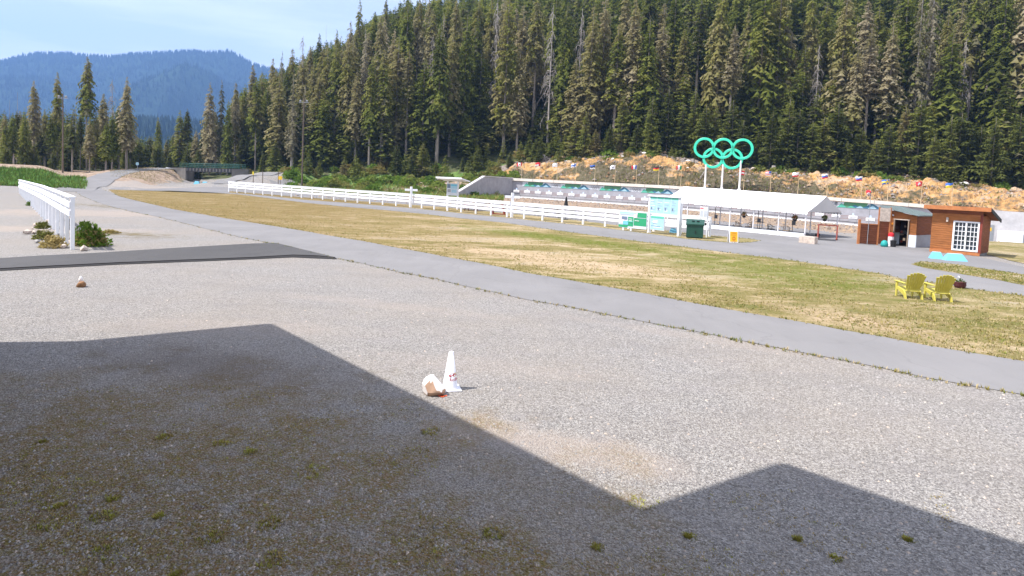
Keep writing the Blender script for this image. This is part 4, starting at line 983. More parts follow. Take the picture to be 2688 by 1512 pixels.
# ------------------------------------------------------------------ info boards
def panel_frame(a, b):      # a, b ground points; returns angle
    d = (b-a).normalized(); return d, atan2(d.y, d.x)
pa, pb = G(1703.5, 611), G(1782, 620.5)
d, ang = panel_frame(pa, pb); Lb = (pb-pa).length
t = thing('info_board', 'tall white double-post board with pale blue trail posters', 'notice board', pa, ang)
hb = hpx(1703, 511, pa)
for x in (0, Lb):
    mb = MB(); mb.box((x, 0, hb/2 if x == 0 else hb/2-.3), (.16, .32, hb if x == 0 else hb-.6), 'white_paint'); obj('post', mb, t)
mb = MB(); mb.box((Lb/2, -.1, hb-.83), (Lb+.2, .08, 1.42), 'white_board'); mb.box((Lb/2, -.1, hb-.06), (Lb+.25, .3, .1), 'white_paint'); obj('upper_panel', mb, t)
mb = MB(); random.seed(4)
def qd(mb, x0, x1, z0, z1, m, y=-.15): mb.poly([(x0, y, z0), (x1, y, z0), (x1, y, z1), (x0, y, z1)], m)
for i in range(4):
    x0 = .1+i*(Lb-.2)/4; x1 = x0+(Lb-.2)/4-.04; qd(mb, x0, x1, hb-1.45, hb-.32, 'poster_blue'); qd(mb, x0, x1, hb-.31, hb-.17, 'poster_teal')
    for k in range(9):
        z = hb-.45-k*.1; qd(mb, x0+.06, x0+rr(.3, .6), z-.03, z, random.choice(('f_white', 'grey_metal', 'poster_blue')), -.155)
    qd(mb, x0+.1, x0+.25, hb-1.2, hb-1.0, 'ink', -.156)
obj('poster', mb, t)
mb = MB(); mb.box((.95, -.1, hb-2.25), (1.5, .07, 1.2), 'white_board'); obj('lower_panel', mb, t)
mb = MB(); qd(mb, .25, 1.65, hb-2.8, hb-1.9, 'poster_blue'); qd(mb, .25, 1.65, hb-1.88, hb-1.72, 'poster_teal')
for k in range(7): qd(mb, rr(.3, .6), rr(.8, 1.5), hb-2.1-k*.09, hb-2.06-k*.09, random.choice(('f_white', 'ink', 'f_white')), -.155)
obj('poster', mb, t)
# green picture board on the fence
a, b = G(1622, 602.5), G(1694, 610); a.y -= .35; b.y -= .35
d, ang = panel_frame(a, b); Lg = (b-a).length
t = thing('trail_map_board', 'wide green and white picture board fixed in front of the fence', 'sign', a, ang)
mb = MB(); mb.box((Lg/2, 0, .98), (Lg, .06, 1.45), 'white_board'); obj('panel', mb, t)
mb = MB(); Y_ = -.035
for (x0, x1, z0, z1, m) in ((.0, .95, .28, .5, 'poster_green'), (.95, 1.5, .4, 1.2, 'poster_green'), (1.55, Lg-.02, .5, 1.15, 'poster_green'), (1.9, Lg-.03, 1.2, 1.6, 'poster_green'), (.1, .6, .6, 1.2, 'pink_board'), (.45, 1.0, .52, .82, 'sky_blue'), (.3, .85, .95, 1.2, 'ink'),
                          (1.55, 1.85, 1.15, 1.5, 'pink_board'), (.9, 1.5, .75, .85, 'poster_teal'), (1.05, 1.4, .85, .9, 'f_white'), (1.05, 1.4, 1.0, 1.04, 'f_white'), (1.65, 2.1, .9, .94, 'f_white'), (.08, 1.5, 1.42, 1.47, 'poster_blue'), (.08, 1.8, 1.52, 1.56, 'poster_teal')):
    qd(mb, x0, min(x1, Lg-.02), z0, z1, m, Y_-.004*len(mb.f))
obj('picture', mb, t)
for x in (.45, 1.25):
    mb = MB(); mb.box((x, .04, .13), (.13, .1, .3), 'white_paint'); obj('post', mb, t)
# red and white notice right of it
a = G(1836, 621); b = G(1862, 625)
d, ang = panel_frame(a, b); t = thing('notice_sign', 'white notice with pink heading on the fence end behind the green bin', 'sign', a, ang)
hh = hpx(1836, 541, a)
for x in (0, .85):
    mb = MB(); mb.box((x, .02, hh/2), (.07, .07, hh), 'white_paint'); obj('post', mb, t)
mb = MB(); mb.box((.42, -.04, hh-.48), (.95, .04, .92), 'white_board'); obj('panel', mb, t)
mb = MB(); qd(mb, -.03, .4, hh-.28, hh-.04, 'pink_board', -.064); qd(mb, -.02, .39, hh-.2, hh-.12, 'f_red', -.066)
for k in range(6): qd(mb, .03, .36, hh-.4-k*.08, hh-.37-k*.08, 'grey_metal', -.064); qd(mb, .48, .85, hh-.4-k*.08, hh-.37-k*.08, 'grey_metal', -.064)
obj('notice_text', mb, t)
# kiosk behind the fence
kb = P(1188, 512, 78); kx, ky = kb.x, kb.y; kz = g(kx, ky); t = thing('roofed_kiosk', 'white notice kiosk with flat white roof behind the fence', 'kiosk', (kx, ky, kz), -.35)
h = P(1188, 476, 78).z-kz
for x in (-.7, .7):
    mb = MB(); mb.box((x, 0, h/2), (.16, .2, h), 'white_paint'); obj('post', mb, t)
mb = MB(); mb.box((0, -.1, h-1.0), (1.5, .1, 1.5), 'white_board'); obj('board', mb, t)
mb = MB()
for (x0, x1, z0, z1, m) in ((-.7, -.25, h-.85, h-.35, 'ink'), (-.2, .65, h-.62, h-.35, 'sky_blue'), (-.2, .65, h-.9, h-.66, 'poster_blue'), (-.65, -.2, h-1.35, h-.98, 'grey_metal'), (-.1, .6, h-1.4, h-1.0, 'poster_blue')): qd(mb, x0, x1, z0, z1, m, -.16)
obj('poster', mb, t)
mb = MB(); mb.box((0, 0, h+.22), (3.5, 2.6, .12), 'canvas', 0, R(-7)); mb.box((0, -1.28, h+.40), (3.5, .04, .2), 'white_paint'); obj('roof', mb, t)

# ------------------------------------------------------------------ bear-proof bin
a, b = G(1800, 620.5), G(1836, 626); a = G(1801, 622); 
t = thing('refuse_bin', 'dark green steel bin with sloping lid beside the information boards', 'bin', G(1823, 625), -.3)
mb = MB(); mb.box((0, 0, .55), (1.25, .95, .95), 'bin_green'); obj('body', mb, t, bev=.02)
mb = MB(); mb.extr([(-.68, -.54, 1.0), (-.68, .54, 1.0), (-.68, .54, 1.42), (-.68, .2, 1.45), (-.68, -.54, 1.12)], (1.36, 0, 0), 'bin_green'); obj('lid', mb, t, bev=.02)
mb = MB(); mb.box((-.15, -.2, 1.32), (.22, .05, .06), 'black', 0, .5); mb.box((.2, -.2, 1.32), (.22, .05, .06), 'black', 0, .5); obj('lid_handle', mb, t)
mb = MB(); mb.box((.05, -.5, .5), (.05, .05, .2), 'black'); obj('latch', mb, t)
for sx in (-1, 1):
    mb = MB(); mb.box((sx*.5, 0, .05), (.1, .8, .1), 'black'); obj('foot', mb, t)
mb = MB(); mb.box((.76, .1, 1.12), (.14, .3, .2), 'black'); obj('side_bracket', mb, t, bev=.03)
# yellow A-board
b = G(1923, 636.5); t = thing('sandwich_board', 'yellow warning sandwich board with orange circle on the verge', 'sign', b, .05)
hA = .86
for sg in (-1, 1):
    mb = MB(); mb.box((0, sg*.14, hA/2), (.66, .03, hA), 'f_white', 0, sg*.16); obj('panel', mb, t, bev=.01)
mb = MB()
def ap(x, z, o=.0): return (x, -.14-.018-o-(hA/2-z)*tan(.16)-.0, z)
def aq(x0, x1, z0, z1, m, o=0.002): mb.poly([ap(x0, z0, o), ap(x1, z0, o), ap(x1, z1, o), ap(x0, z1, o)], m)
aq(-.28, .28, .07, .8, 'sign_yellow', .003); aq(-.2, .2, .66, .74, 'sign_orange', .006); aq(-.23, .23, .56, .6, 'sign_orange', .006); aq(-.2, .2, .49, .52, 'sign_orange', .006)
cpts = [ap(.15*cos(i*pi/12), .3+.15*sin(i*pi/12), .006) for i in range(24)]; mb.poly(cpts, 'sign_orange'); aq(-.1, .1, .28, .32, 'sign_yellow', .009); aq(-.18, .18, .1, .13, 'sign_orange', .006)
obj('sign_face', mb, t)
# far yellow sign and posts near the ramp
b = P(736, 472, 128); b.z = g(b.x, b.y); t = thing('yellow_sign', 'small square yellow sign near the ramp at the forest', 'sign', b); zc = P(736, 467, 128).z-b.z
mb = MB(); mb.box((0, 0, zc/2), (.08, .08, zc), 'pole_wood'); obj('post', mb, t); mb = MB(); mb.box((0, -.06, zc), (.75, .04, .7), 'sign_yellow'); obj('plate', mb, t); mb = MB(); mb.box((0, -.085, zc), (.3, .01, .3), 'f_yellow'); obj('symbol', mb, t)
for (px, yt, Y, lab) in ((665, 451, 135, 'thin post with a yellow marker beside the ramp'), (690, 448, 136, 'thin brown post in the middle of the ramp verge'), (731, 449, 136, 'thin brown post left of the yellow sign')):
    p = P(px, yt, Y); z = g(p.x, p.y); t = thing('marker_post', lab, 'post', (p.x, p.y, z)); mb = MB(); mb.box((0, 0, (p.z-z)/2), (.12, .12, p.z-z), 'pole_wood'); obj('post', mb, t)
    if px == 665: mb = MB(); mb.box((0, -.1, p.z-z-.3), (.3, .04, .7), 'f_yellow'); obj('marker_plate', mb, t)
p = P(361, 430, 150); z = g(p.x, p.y); t = thing('round_sign', 'small round pale sign on a post beside the bridge road', 'sign', (p.x, p.y, z)); hh = p.z-z
mb = MB(); mb.box((0, 0, hh/2), (.1, .1, hh), 'grey_metal'); obj('post', mb, t); mb = MB(); mb.raw([(.4*cos(i*pi/8), -.08, hh+.4*sin(i*pi/8)) for i in range(16)]+[(.4*cos(i*pi/8), -.05, hh+.4*sin(i*pi/8)) for i in range(16)], [tuple(range(16)), tuple(range(31, 15, -1))]+[(i, (i+1) % 16, 16+(i+1) % 16, 16+i) for i in range(16)], 'pale_blue'); obj('plate', mb, t)

# ------------------------------------------------------------------ light poles
for (px, yt, Y, lab) in ((165, 246, 130, 'tall thin grey light pole standing on the green berm'), (798, 258, 140, 'tall thin brown light pole at the forest foot')):
    p = P(px, yt, Y); z = g(p.x, p.y); h = p.z-z; t = thing('light_pole', lab, 'light pole', (p.x, p.y, z))
    mb = MB(); mb.tube([(0, 0, -.3), (0, 0, h)], [.18, .10], 'pole_wood', 10); obj('pole', mb, t)
    mb = MB(); mb.box((0, 0, h-.9), (2.2, .12, .12), 'grey_metal'); obj('crossarm', mb, t)
    for sx in (-1, 1):
        mb = MB(); mb.box((sx*.7, -.1, h-.6), (.42, .3, .36), 'grey_metal', sx*.3, R(20)); obj('floodlight', mb, t, bev=.05)

# ------------------------------------------------------------------ bridge
br = thing('bridge', 'concrete footbridge with green railings over the ski trail', 'bridge', (0, 0, 0))
Yb = 172.
def BP(px, py, Y=Yb): return P(px, py, Y)
def wallq(name, tl, tr, bl, br_, thick, mat, par):
    mb = MB(); back = Vector((0, thick, 0))
    mb.hexa([bl, br_, br_+back, bl+back], [tl, tr, tr+back, tl+back], mat); return obj(name, mb, par)
gz_ = -.6
tl, tr = BP(441, 440), BP(487, 440, 166)
wallq('abutment_wall', tl, tr, BP(446, 462), BP(487, 478, 166), 1., 'concrete_dark', br)
wallq('abutment_end', BP(435, 439, 171.5), BP(441, 439, 171.5), BP(435, 451, 171.5), BP(441, 451, 171.5), 1.2, 'white_paint', br)
mb = MB(); a, b = BP(487, 449, 166), BP(516, 449, 186); mb.hexa([BP(487, 478, 166.2), BP(516, 474, 186), BP(516, 474, 187), BP(486, 478, 168)], [a, b, b+Vector((0, 1, 0)), a+Vector((-.3, 1, 0))], 'concrete_dark'); obj('inner_wall', mb, br)
wallq('abutment_wall', BP(608, 443, 168), BP(651, 444, 172), BP(608, 466, 168), BP(651, 458, 172), 1., 'concrete_dark', br)
mb = MB(); a, b = BP(487, 440, 166.4), BP(608, 443, 168.2)
mb.hexa([a-Vector((0, 0, 1.05)), b-Vector((0, 0, 1.05)), b+Vector((0, 5, -1.05)), a+Vector((0, 5, -1.05))], [a-Vector((0, 0, .02)), b-Vector((0, 0, .02)), b+Vector((0, 5, -.02)), a+Vector((0, 5, -.02))], 'dark_metal'); obj('deck', mb, br)
for i in range(14):
    p = a.lerp(b, (i+.5)/14); mb = MB(); mb.box(p+Vector((0, -.12, -.5)), (.28, .2, .8), 'concrete_dark'); obj('girder_stiffener', mb, br)
ra, rb_ = BP(472, 440.5, 166.5), BP(626, 443.5, 168.4)
for yo, nm in ((0, 'near'), (4.6, 'far')):
    mb = MB(); o_ = Vector((0, yo, 0)); hR = 1.25
    for z in (hR, hR*.62, hR*.25): mb.tube([ra+o_+Vector((0, 0, z)), rb_+o_+Vector((0, 0, z))], .05, 'bridge_green', 5)
    for i in range(19):
        p = ra.lerp(rb_, i/18)+o_; mb.tube([p, p+Vector((0, 0, hR))], .05, 'bridge_green', 5)
    for i in range(90):
        p = ra.lerp(rb_, i/90)+o_; mb.tube([p+Vector((0, 0, hR*.25)), p+Vector((0, 0, hR))], .015, 'bridge_green', 3, False)
    obj('railing', mb, br)
# ------------------------------------------------------------------ tent
FR = G(2112, 623.5); TD = Vector((.6, -.8, 0)); TN = Vector((.8, .6, 0))
angT = atan2(TD.y, TD.x)
tent = thing('marquee_tent', 'long white marquee tent with scalloped edge beside the range', 'tent', FR, angT)   # local +x along the eave to the right, +y to the back
TL, TW = 15.0, 5.6; EH = hpx(2112, 557, FR); RH = 3.62
def tz(x): return (-x/TL)*.36
mb = MB(); eL, eR = -TL-.3, .25
def rf(x, t_): return (x, -.25+(TW/2+.25)*t_, EH+.05+(RH-EH)*t_+tz(x)-.06*sin(pi*t_)) if t_ <= 1 else (x, TW/2+(TW/2+.25)*(t_-1), RH-(RH-EH)*(t_-1)+.05*(2-t_)+tz(x)-.06*sin(pi*(t_-1)))
nx_ = 12; T_ = [0, .25, .5, .75, 1, 1.25, 1.5, 1.75, 2]
for i in range(nx_):
    xa, xb = eL+(eR-eL)*i/nx_, eL+(eR-eL)*(i+1)/nx_
    for a, b in zip(T_, T_[1:]): mb.poly([rf(xa, a), rf(xb, a), rf(xb, b), rf(xa, b)], 'canvas')
obj('roof_canvas', mb, tent)
for yv in (-.25, TW+.25):
    mb = MB(); ns = 56
    for i in range(ns):
        xa, xb = eL+(eR-eL)*i/ns, eL+(eR-eL)*(i+1)/ns; zt = EH+.05
        pts = [(xa, yv, zt+tz(xa)), (xa, yv, zt-.16+tz(xa))]+[(xa+(xb-xa)*q/6, yv-.01, zt-.16-.10*sin(pi*q/6)+tz(xa)) for q in range(1, 6)]+[(xb, yv, zt-.16+tz(xb)), (xb, yv, zt+tz(xb))]
        mb.poly(pts, 'canvas')
    obj('valance', mb, tent)
for xx_ in (eL, eR):
    mb = MB(); mb.extr([(xx_-.01, -.2, EH+.04+tz(xx_)), (xx_-.01, TW+.2, EH+.04+tz(xx_)), (xx_-.01, TW/2, RH-.04+tz(xx_))], (.02, 0, 0), 'canvas_lining'); obj('gable_panel', mb, tent)
for yv in (0, TW):
    for i in range(7):
        x = -TL*i/6; mb = MB(); mb.tube([(x, yv, 0), (x, yv, EH+tz(x)+.05)], .055, 'steel_white', 8); mb.box((x, yv, EH+tz(x)-.03), (.16, .16, .12), 'steel_white'); obj('post', mb, tent)
mb = MB()
for i in range(7):
    x = -TL*i/6; mb.tube([(x, 0, EH+tz(x)), (x, TW/2, RH-.09+tz(x)), (x, TW, EH+tz(x))], .035, 'grey_metal', 6)
mb.tube([(-TL, TW/2, RH-.09+tz(-TL)), (0, TW/2, RH-.09)], .035, 'grey_metal', 6)
obj('roof_frame', mb, tent)
def tl_(x, y, z=0): return FR+TD*x+TN*y+Vector((0, 0, z))
mb = MB(); mb.box((0, 0, .14), (15, .14, .42), 'white_paint'); mb.box((0, .02, .36), (15, .22, .03), 'white_paint')
for i in range(8): mb.box((-7.4+i*2.11, -.08, .14), (.1, .03, .42), 'white_board')
o = obj('low_barrier', mb, loc=tl_(-7.3, -.45), rz=angT); tag(o, 'low white board barrier along the front of the tent', 'barrier')
mb = MB(); mb.box((0, 0, .27), (1.25, .5, .56), 'rock_tan'); o = obj('concrete_block', mb, bev=.03, loc=G(2126, 640)+Vector((0, .3, 0)), rz=angT); tag(o, 'beige concrete block at the right end of the tent barrier', 'block')
# hanging baskets
def basket(loc, dark, lab):
    t = thing('hanging_basket', lab, 'hanging basket', loc, 0, 'flower baskets hanging from the tent')
    mb = MB(); mb.lathe([(.02, -.22), (.14, -.16), (.17, 0)], 'black', 10); obj('bowl', mb, t)
    mb = MB(); mb.tube([(0, 0, 0), (0, 0, .5)], .012, 'dark_metal', 4); obj('hanger', mb, t)
    q = bush_mb(int(loc.x*10), .32, .4, 'needles_young' if dark else 'leaves_dry', 120, .07); obj('plant', q, t)
    if not dark:
        q = bush_mb(int(loc.x*10)+1, .3, .4, 'orange', 26, .05); obj('flowers', q, t)
basket(P(1953, 566, 60), False, 'hanging basket with orange flowers near the tent middle'); basket(P(2087, 575, 56), False, 'hanging basket with orange flowers near the right tent end'); basket(P(2165, 575, 56), True, 'dark leafy hanging basket under the tent gable end')
# furniture under the tent
def wicker_chair(loc, rz, mat, lab):
    t = thing('wicker_chair', lab, 'chair', loc, rz, 'chairs under the tent')
    mb = MB(); mb.box((0, 0, .42), (.52, .5, .06), mat); obj('seat', mb, t)
    mb = MB()
    for i in range(7):
        a = pi*i/6; mb.tube([(.27*cos(a), .22*sin(a)+.02, .44), (.29*cos(a), .25*sin(a)+.02, .66+.22*sin(a))], .02, mat, 4)
    pr = [(.29*cos(pi*i/10), .25*sin(pi*i/10)+.02, .66+.22*sin(pi*i/10)) for i in range(11)]; mb.tube([(.29, -.24, .64)]+pr+[(-.29, -.24, .64)], .025, mat, 5)
    obj('backrest', mb, t)
    for sx in (-1, 1):
        for sy in (-1, 1): mb = MB(); mb.tube([(.24*sx, .22*sy, 0), (.23*sx, .2*sy, .42)], .022, mat, 5); obj('leg', mb, t)
    return t
for x, y, rz, m, lab in ((-12.2, 1.0, .3, 'wicker', 'pale wicker chair at the left of the tent'), (-7.2, 1.0, 2.6, 'wicker', 'pale wicker armchair behind the low barrier left of the round table'), (-6.3, 1.4, -.4, 'wicker', 'pale wicker armchair next to the round table'), (-3.7, .8, 2.9, 'black', 'black armchair behind the low barrier'), (-2.1, .7, 3.3, 'wicker', 'brown wicker chair near the right tent posts')):
    wicker_chair(tl_(x, y), rz+angT, m, lab)
def table(loc, h, lab):
    t = thing('bistro_table', lab, 'table', loc, 0, 'tables under the tent'); mb = MB(); mb.lathe([(0, h), (.42, h), (.42, h-.04), (0, h-.04)], 'dark_metal', 20); obj('tabletop', mb, t); mb = MB(); mb.tube([(0, 0, 0), (0, 0, h)], .03, 'dark_metal', 6); obj('stem', mb, t)
    mb = MB(); mb.lathe([(.26, 0), (.24, .03), (0, .04)], 'dark_metal', 14); obj('foot', mb, t)
table(tl_(-5.3, 1.6), .95, 'dark round table beside the wicker armchairs'); table(tl_(-13.2, 1.4), .8, 'dark round table at the left end of the tent')
for i, (x, y) in enumerate(((-10.9, .4), (-4.6, .4), (-1.7, .4), (.5, 1.2))):
    mb = MB(); mb.lathe([(.0, 0), (.15, 0), (.2, .38), (.17, .38), (.15, .33), (0, .33)], 'black', 14); o = obj('plant_pot', mb, loc=tl_(x, y), smooth=False); tag(o, ['black pot at the left of the tent barrier', 'black pot behind the middle of the tent barrier', 'black pot near the right tent post', 'black pot beside the rifle rack'][i], 'pot', 'black pots under the tent')
for i, (x, y, h) in enumerate(((-9.6, .6, 2.0), (-4.9, .6, 2.1), (-1.5, .6, 2.0))):
    t = thing('spotting_scope_stand', f'{ORD[i]} from the left of the thin grey stands with a square plate under the tent', 'stand', tl_(x, y), angT, 'thin stands under the tent'); mb = MB(); mb.tube([(0, 0, 0), (0, 0, h)], .03, 'dark_metal', 6); obj('pole', mb, t); mb = MB(); mb.box((.1, 0, 1.15), (.34, .05, .36), 'dark_metal'); obj('plate', mb, t)
# rifle rack
t = thing('rifle_rack', 'brown A-frame rifle rack right of the tent', 'rack', G(2171, 628), -.5)
for x in (-.72, .72):
    mb = MB(); mb.box((x, -.3, .6), (.1, .1, 1.35), 'red_brown', 0, R(-24)); mb.box((x, .3, .6), (.1, .1, 1.35), 'red_brown', 0, R(24)); mb.box((x, 0, .08), (.12, 1.5, .12), 'red_brown'); obj('end_frame', mb, t)
mb = MB(); mb.box((0, 0, 1.2), (1.6, .1, .1), 'red_brown'); obj('top_beam', mb, t)
mb = MB(); mb.box((0, 0, .03), (1.5, 1.5, .03), 'dark_metal'); obj('shooting_mat', mb, loc=G(2168, 630), rz=-.5); o = bpy.data.objects['shooting_mat']; tag(o, 'dark mat on the ground under the rifle rack', 'mat')
# picnic tables, tables and chairs behind the fence
def picnic(loc, rz, lab, s=1.):
    t = thing('picnic_table', lab, 'picnic table', loc, rz)
    mb = MB()
    for i in range(5): mb.box((0, -.32+.16*i, .75), (1.8, .14, .04), 'red_brown')
    obj('tabletop', mb, t)
    for sy in (-1, 1):
        mb = MB()
        for i in range(2): mb.box((0, sy*(.68+.15*i), .45), (1.8, .13, .04), 'red_brown')
        obj('bench_seat', mb, t)
    for sx in (-1, 1):
        mb = MB(); mb.box((sx*.6, -.45, .36), (.05, .1, .86), 'red_brown', 0, R(-32)); mb.box((sx*.6, .45, .36), (.05, .1, .86), 'red_brown', 0, R(32)); mb.box((sx*.6, 0, .4), (.04, 1.6, .1), 'red_brown'); obj('leg_frame', mb, t)
picnic(G(1237, 554), -.3, 'red picnic table on the verge behind the fence')
t = thing('leaning_frame', 'red-brown slanted timber frame behind the fence right of the picnic table', 'frame', G(1305, 563), -.4)
for x in (-.65, .75):
    mb = MB(); mb.box((x, 0, .62), (.14, .3, 1.3), 'red_brown', 0, 0, R(-15)); obj('post', mb, t)
mb = MB(); mb.box((0, 0, .08), (1.5, .25, .1), 'red_brown'); obj('bottom_beam', mb, t)
def metal_chair(loc, rz, lab):
    t = thing('patio_chair', lab, 'chair', loc, rz, 'black metal chairs behind the fence')
    mb = MB(); mb.box((0, 0, .45), (.5, .46, .03), 'dark_metal'); obj('seat', mb, t)
    mb = MB(); mb.tube([(-.24, .22, .45), (-.24, .28, .9), (.24, .28, .9), (.24, .22, .45)], .022, 'dark_metal', 5)
    for i in range(4): mb.box((-.15+.1*i, .26, .68), (.04, .01, .4), 'dark_metal')
    obj('backrest', mb, t)
    for sx in (-1, 1):
        for sy in (-1, 1): mb = MB(); mb.tube([(.24*sx, .2*sy, 0), (.22*sx, .18*sy, .45)], .02, 'dark_metal', 5); obj('leg', mb, t)
for px, py, rz, lab in ((1409, 566, .2, 'first black metal chair from the left behind the range fence'), (1432, 569, 2.9, 'second black metal chair from the left behind the range fence'), (1461, 571, .4, 'black metal chair just left of the folded umbrella'), (1507, 575, 2.7, 'black metal chair just right of the folded umbrella'), (1532, 581, .1, 'black metal chair furthest right behind the range fence')):
    metal_chair(G(px, py), rz, lab)
b = G(1484, 577); t = thing('patio_umbrella', 'dark folded umbrella on a stand behind the fence', 'umbrella', b); hU = hpx(1484, 516, b)
mb = MB(); mb.tube([(0, 0, 0), (0, 0, hU)], .03, 'dark_metal', 6); obj('pole', mb, t); mb = MB(); mb.lathe([(.05, hU), (.12, hU-.3), (.22, hU-.95), (.16, hU-1.0), (.03, hU-.9)], 'black', 8); obj('folded_canopy', mb, t); mb = MB(); mb.lathe([(.32, 0), (.3, .08), (.05, .12)], 'dark_metal', 12); obj('base', mb, t)
mb = MB(); b = G(1465, 574)
for i in range(3): pass
t = thing('round_patio_table', 'dark round table beside the folded umbrella', 'table', G(1470, 572)); mb = MB(); mb.lathe([(0, .74), (.5, .74), (.5, .7), (0, .7)], 'dark_metal', 18); obj('tabletop', mb, t)
for i in range(3):
    a = i*2.1; mb = MB(); mb.tube([(.35*cos(a), .35*sin(a), 0), (.25*cos(a), .25*sin(a), .7)], .02, 'dark_metal', 4); obj('leg', mb, t)
# ------------------------------------------------------------------ blue barriers
def wedge(loc, rz, L_, Wd, Hh, lab, two=False):
    mb = MB(); a, b = L_/2, Wd/2; ta, tb = a*.62, b*.35
    mb.hexa([(-a, -b, 0), (a, -b, 0), (a, b, 0), (-a, b, 0)], [(-ta, -tb, Hh), (ta, -tb, Hh), (ta, tb, Hh), (-ta, tb, Hh)], 'sky_blue')
    mb.box((0, 0, Hh+.012), (ta*2, tb*2, .02), 'pale_blue'); o = obj('trail_barrier', mb, bev=.02, loc=loc, rz=rz); tag(o, lab, 'barrier', 'light blue trail barriers'); return o
wedge(G(2457, 679), -.3, .72, .6, .42, 'small light blue wedge barrier in front of the cabin, left one'); wedge(G(2505, 684), -.25, 1.25, .7, .42, 'longer light blue wedge barrier in front of the cabin, right one'); wedge(G(1767, 611), -.5, .6, .6, .38, 'light blue wedge by the right post of the information board')
for i, (px, py) in enumerate(((517, 484), (538, 485.5), (560, 486.5))): wedge(G(px, py), 0, 1.35, .7, .75, f'{ORD[i]} from the left of the far light blue barriers before the bridge')
t = thing('blue_tarpaulin', 'crumpled light blue sheet at the foot of the bare wall', 'sheet', wallpt(95.5, 3.2, interp(95.5, WBASE)+.1))
mb = MB(); random.seed(6); gx = [[Vector((-1.9+i*.42, -.7+j*.28, .1+.22*random.random())) for j in range(6)] for i in range(10)]
for i in range(9):
    for j in range(5): mb.poly([gx[i][j], gx[i+1][j], gx[i+1][j+1], gx[i][j+1]], 'sky_blue')
obj('sheet', mb, t)
mb = MB(); mb.box((0, 0, 1.2), (2.3*1.5, .12, 2.2), 'white_paint'); o = obj('blank_board', mb, loc=wallpt(95.2, 1.5, interp(95.2, WBASE)+.3), rz=angW); tag(o, 'large blank white panel leaning on the bare wall behind the cabin', 'panel')
t = thing('grey_door', 'grey steel door with a yellow notice in the bare wall', 'door', wallpt(92.4, 1.25, interp(92.4, WBASE)+.1), angW)
mb = MB(); mb.box((0, 0, 1.5), (1.2, .08, 3.), 'grey_metal'); obj('leaf', mb, t); mb = MB(); mb.box((0, -.06, 2.2), (.6, .03, .6), 'sign_yellow'); obj('notice', mb, t)

# ------------------------------------------------------------------ huts
def basis(p0, p1):
    d = (p1-p0); d.z = 0; L_ = d.length; return atan2(d.y, d.x), L_
# shed with green roof (local x along the front to the right, y into the building)
c1_ = G(2402, 650); fdir = Vector((.62, -.785, 0)).normalized(); LF = 2.25; p0 = c1_-fdir*LF
shed = thing('shed', 'brown timber shed with green metal roof, white base and open dark doorway', 'shed', p0, atan2(fdir.y, fdir.x)); DS = 3.2
hl, hr_ = 2.85, 2.42      # wall height at the left and right front corners
dx0, dx1 = .72, 1.68
mb = MB()
def seg(x0, x1, z0, z1a, z1b, m): mb.hexa([(x0, 0, z0), (x1, 0, z0), (x1, .1, z0), (x0, .1, z0)], [(x0, 0, z1a), (x1, 0, z1b), (x1, .1, z1b), (x0, .1, z1a)], m)
hz = lambda x: hl+(hr_-hl)*x/LF
seg(0, dx0, .95, hz(0), hz(dx0), 'cedar'); seg(dx1, LF, .95, hz(dx1), hz(LF), 'cedar'); seg(dx0, dx1, 2.08, hz(dx0), hz(dx1), 'cedar'); obj('front_wall', mb, shed)
mb = MB(); mb.hexa([(LF, .002, .95), (LF, DS, .95), (LF-.1, DS, .95), (LF-.1, .1, .95)], [(LF, .002, hr_), (LF, DS, hr_), (LF-.1, DS, hr_), (LF-.1, .1, hr_)], 'cedar_dark_and_shaded')
mb.box((.05, DS/2+.05, 1.85), (.1, DS-.1, 1.8), 'cedar_dark_and_shaded'); mb.box((LF/2, DS, 1.7), (LF, .1, 1.5), 'cedar_dark_and_shaded'); obj('side_wall', mb, shed)  # side walls take a darker cedar, their shade put into the colour
mb = MB(); mb.box((dx0/2, .02, .47), (dx0, .16, .96), 'white_board'); mb.box(((dx1+LF)/2+.02, .02, .47), (LF-dx1+.04, .16, .96), 'white_board'); mb.box((LF-.02, DS/2, .47), (.14, DS-.2, .96), 'concrete_grey'); mb.box((.06, DS/2, .47), (.1, DS-.2, .96), 'white_board'); obj('base_wall', mb, shed)  # white base turns grey on the right side as painted shade
mb = MB(); mb.box((dx0-.03, -.03, 1.03), (.07, .2, 2.06), 'wicker'); mb.box((dx1+.03, -.03, 1.03), (.07, .2, 2.06), 'wicker'); mb.box(((dx0+dx1)/2, -.03, 2.1), (1.15, .22, .07), 'rock_tan'); obj('door_frame', mb, shed)
mb = MB(); mb.box(((dx0+dx1)/2, 1.5, 1.0), (1.3, .05, 2.1), 'interior'); mb.box(((dx0+dx1)/2, .8, .02), (1., 1.5, .04), 'interior')
random.seed(8)
for i in range(12): mb.box((rr(dx0, dx1), rr(.6, 1.3), rr(.3, 1.8)), (rr(.1, .3), .1, rr(.1, .3)), random.choice(('wicker', 'dark_metal', 'ink', 'red_brown')))
obj('doorway', mb, shed)
mb = MB(); mb.hexa([(-.35, -.45, hl+.16), (LF+.25, -.45, hr_+.02), (LF+.25, DS+.3, hr_+.02), (-.35, DS+.3, hl+.16)], [(-.35, -.45, hl+.24), (LF+.25, -.45, hr_+.1), (LF+.25, DS+.3, hr_+.1), (-.35, DS+.3, hl+.24)], 'roof_green')
for i in range(10): mb.box((LF/2-.05, -.35+i*.4, (hl+hr_)/2+.19), (LF+.6, .03, .04), 'roof_green', 0, 0, atan2(.14+hl-hr_, LF+.6)); 
obj('roof', mb, shed)
mb = MB(); mb.box((.3, -.05, 2.42), (.14, .1, .14), 'white_paint'); mb.box((.55, -.05, 2.4), (.1, .1, .1), 'white_paint'); obj('wall_lamp', mb, shed)
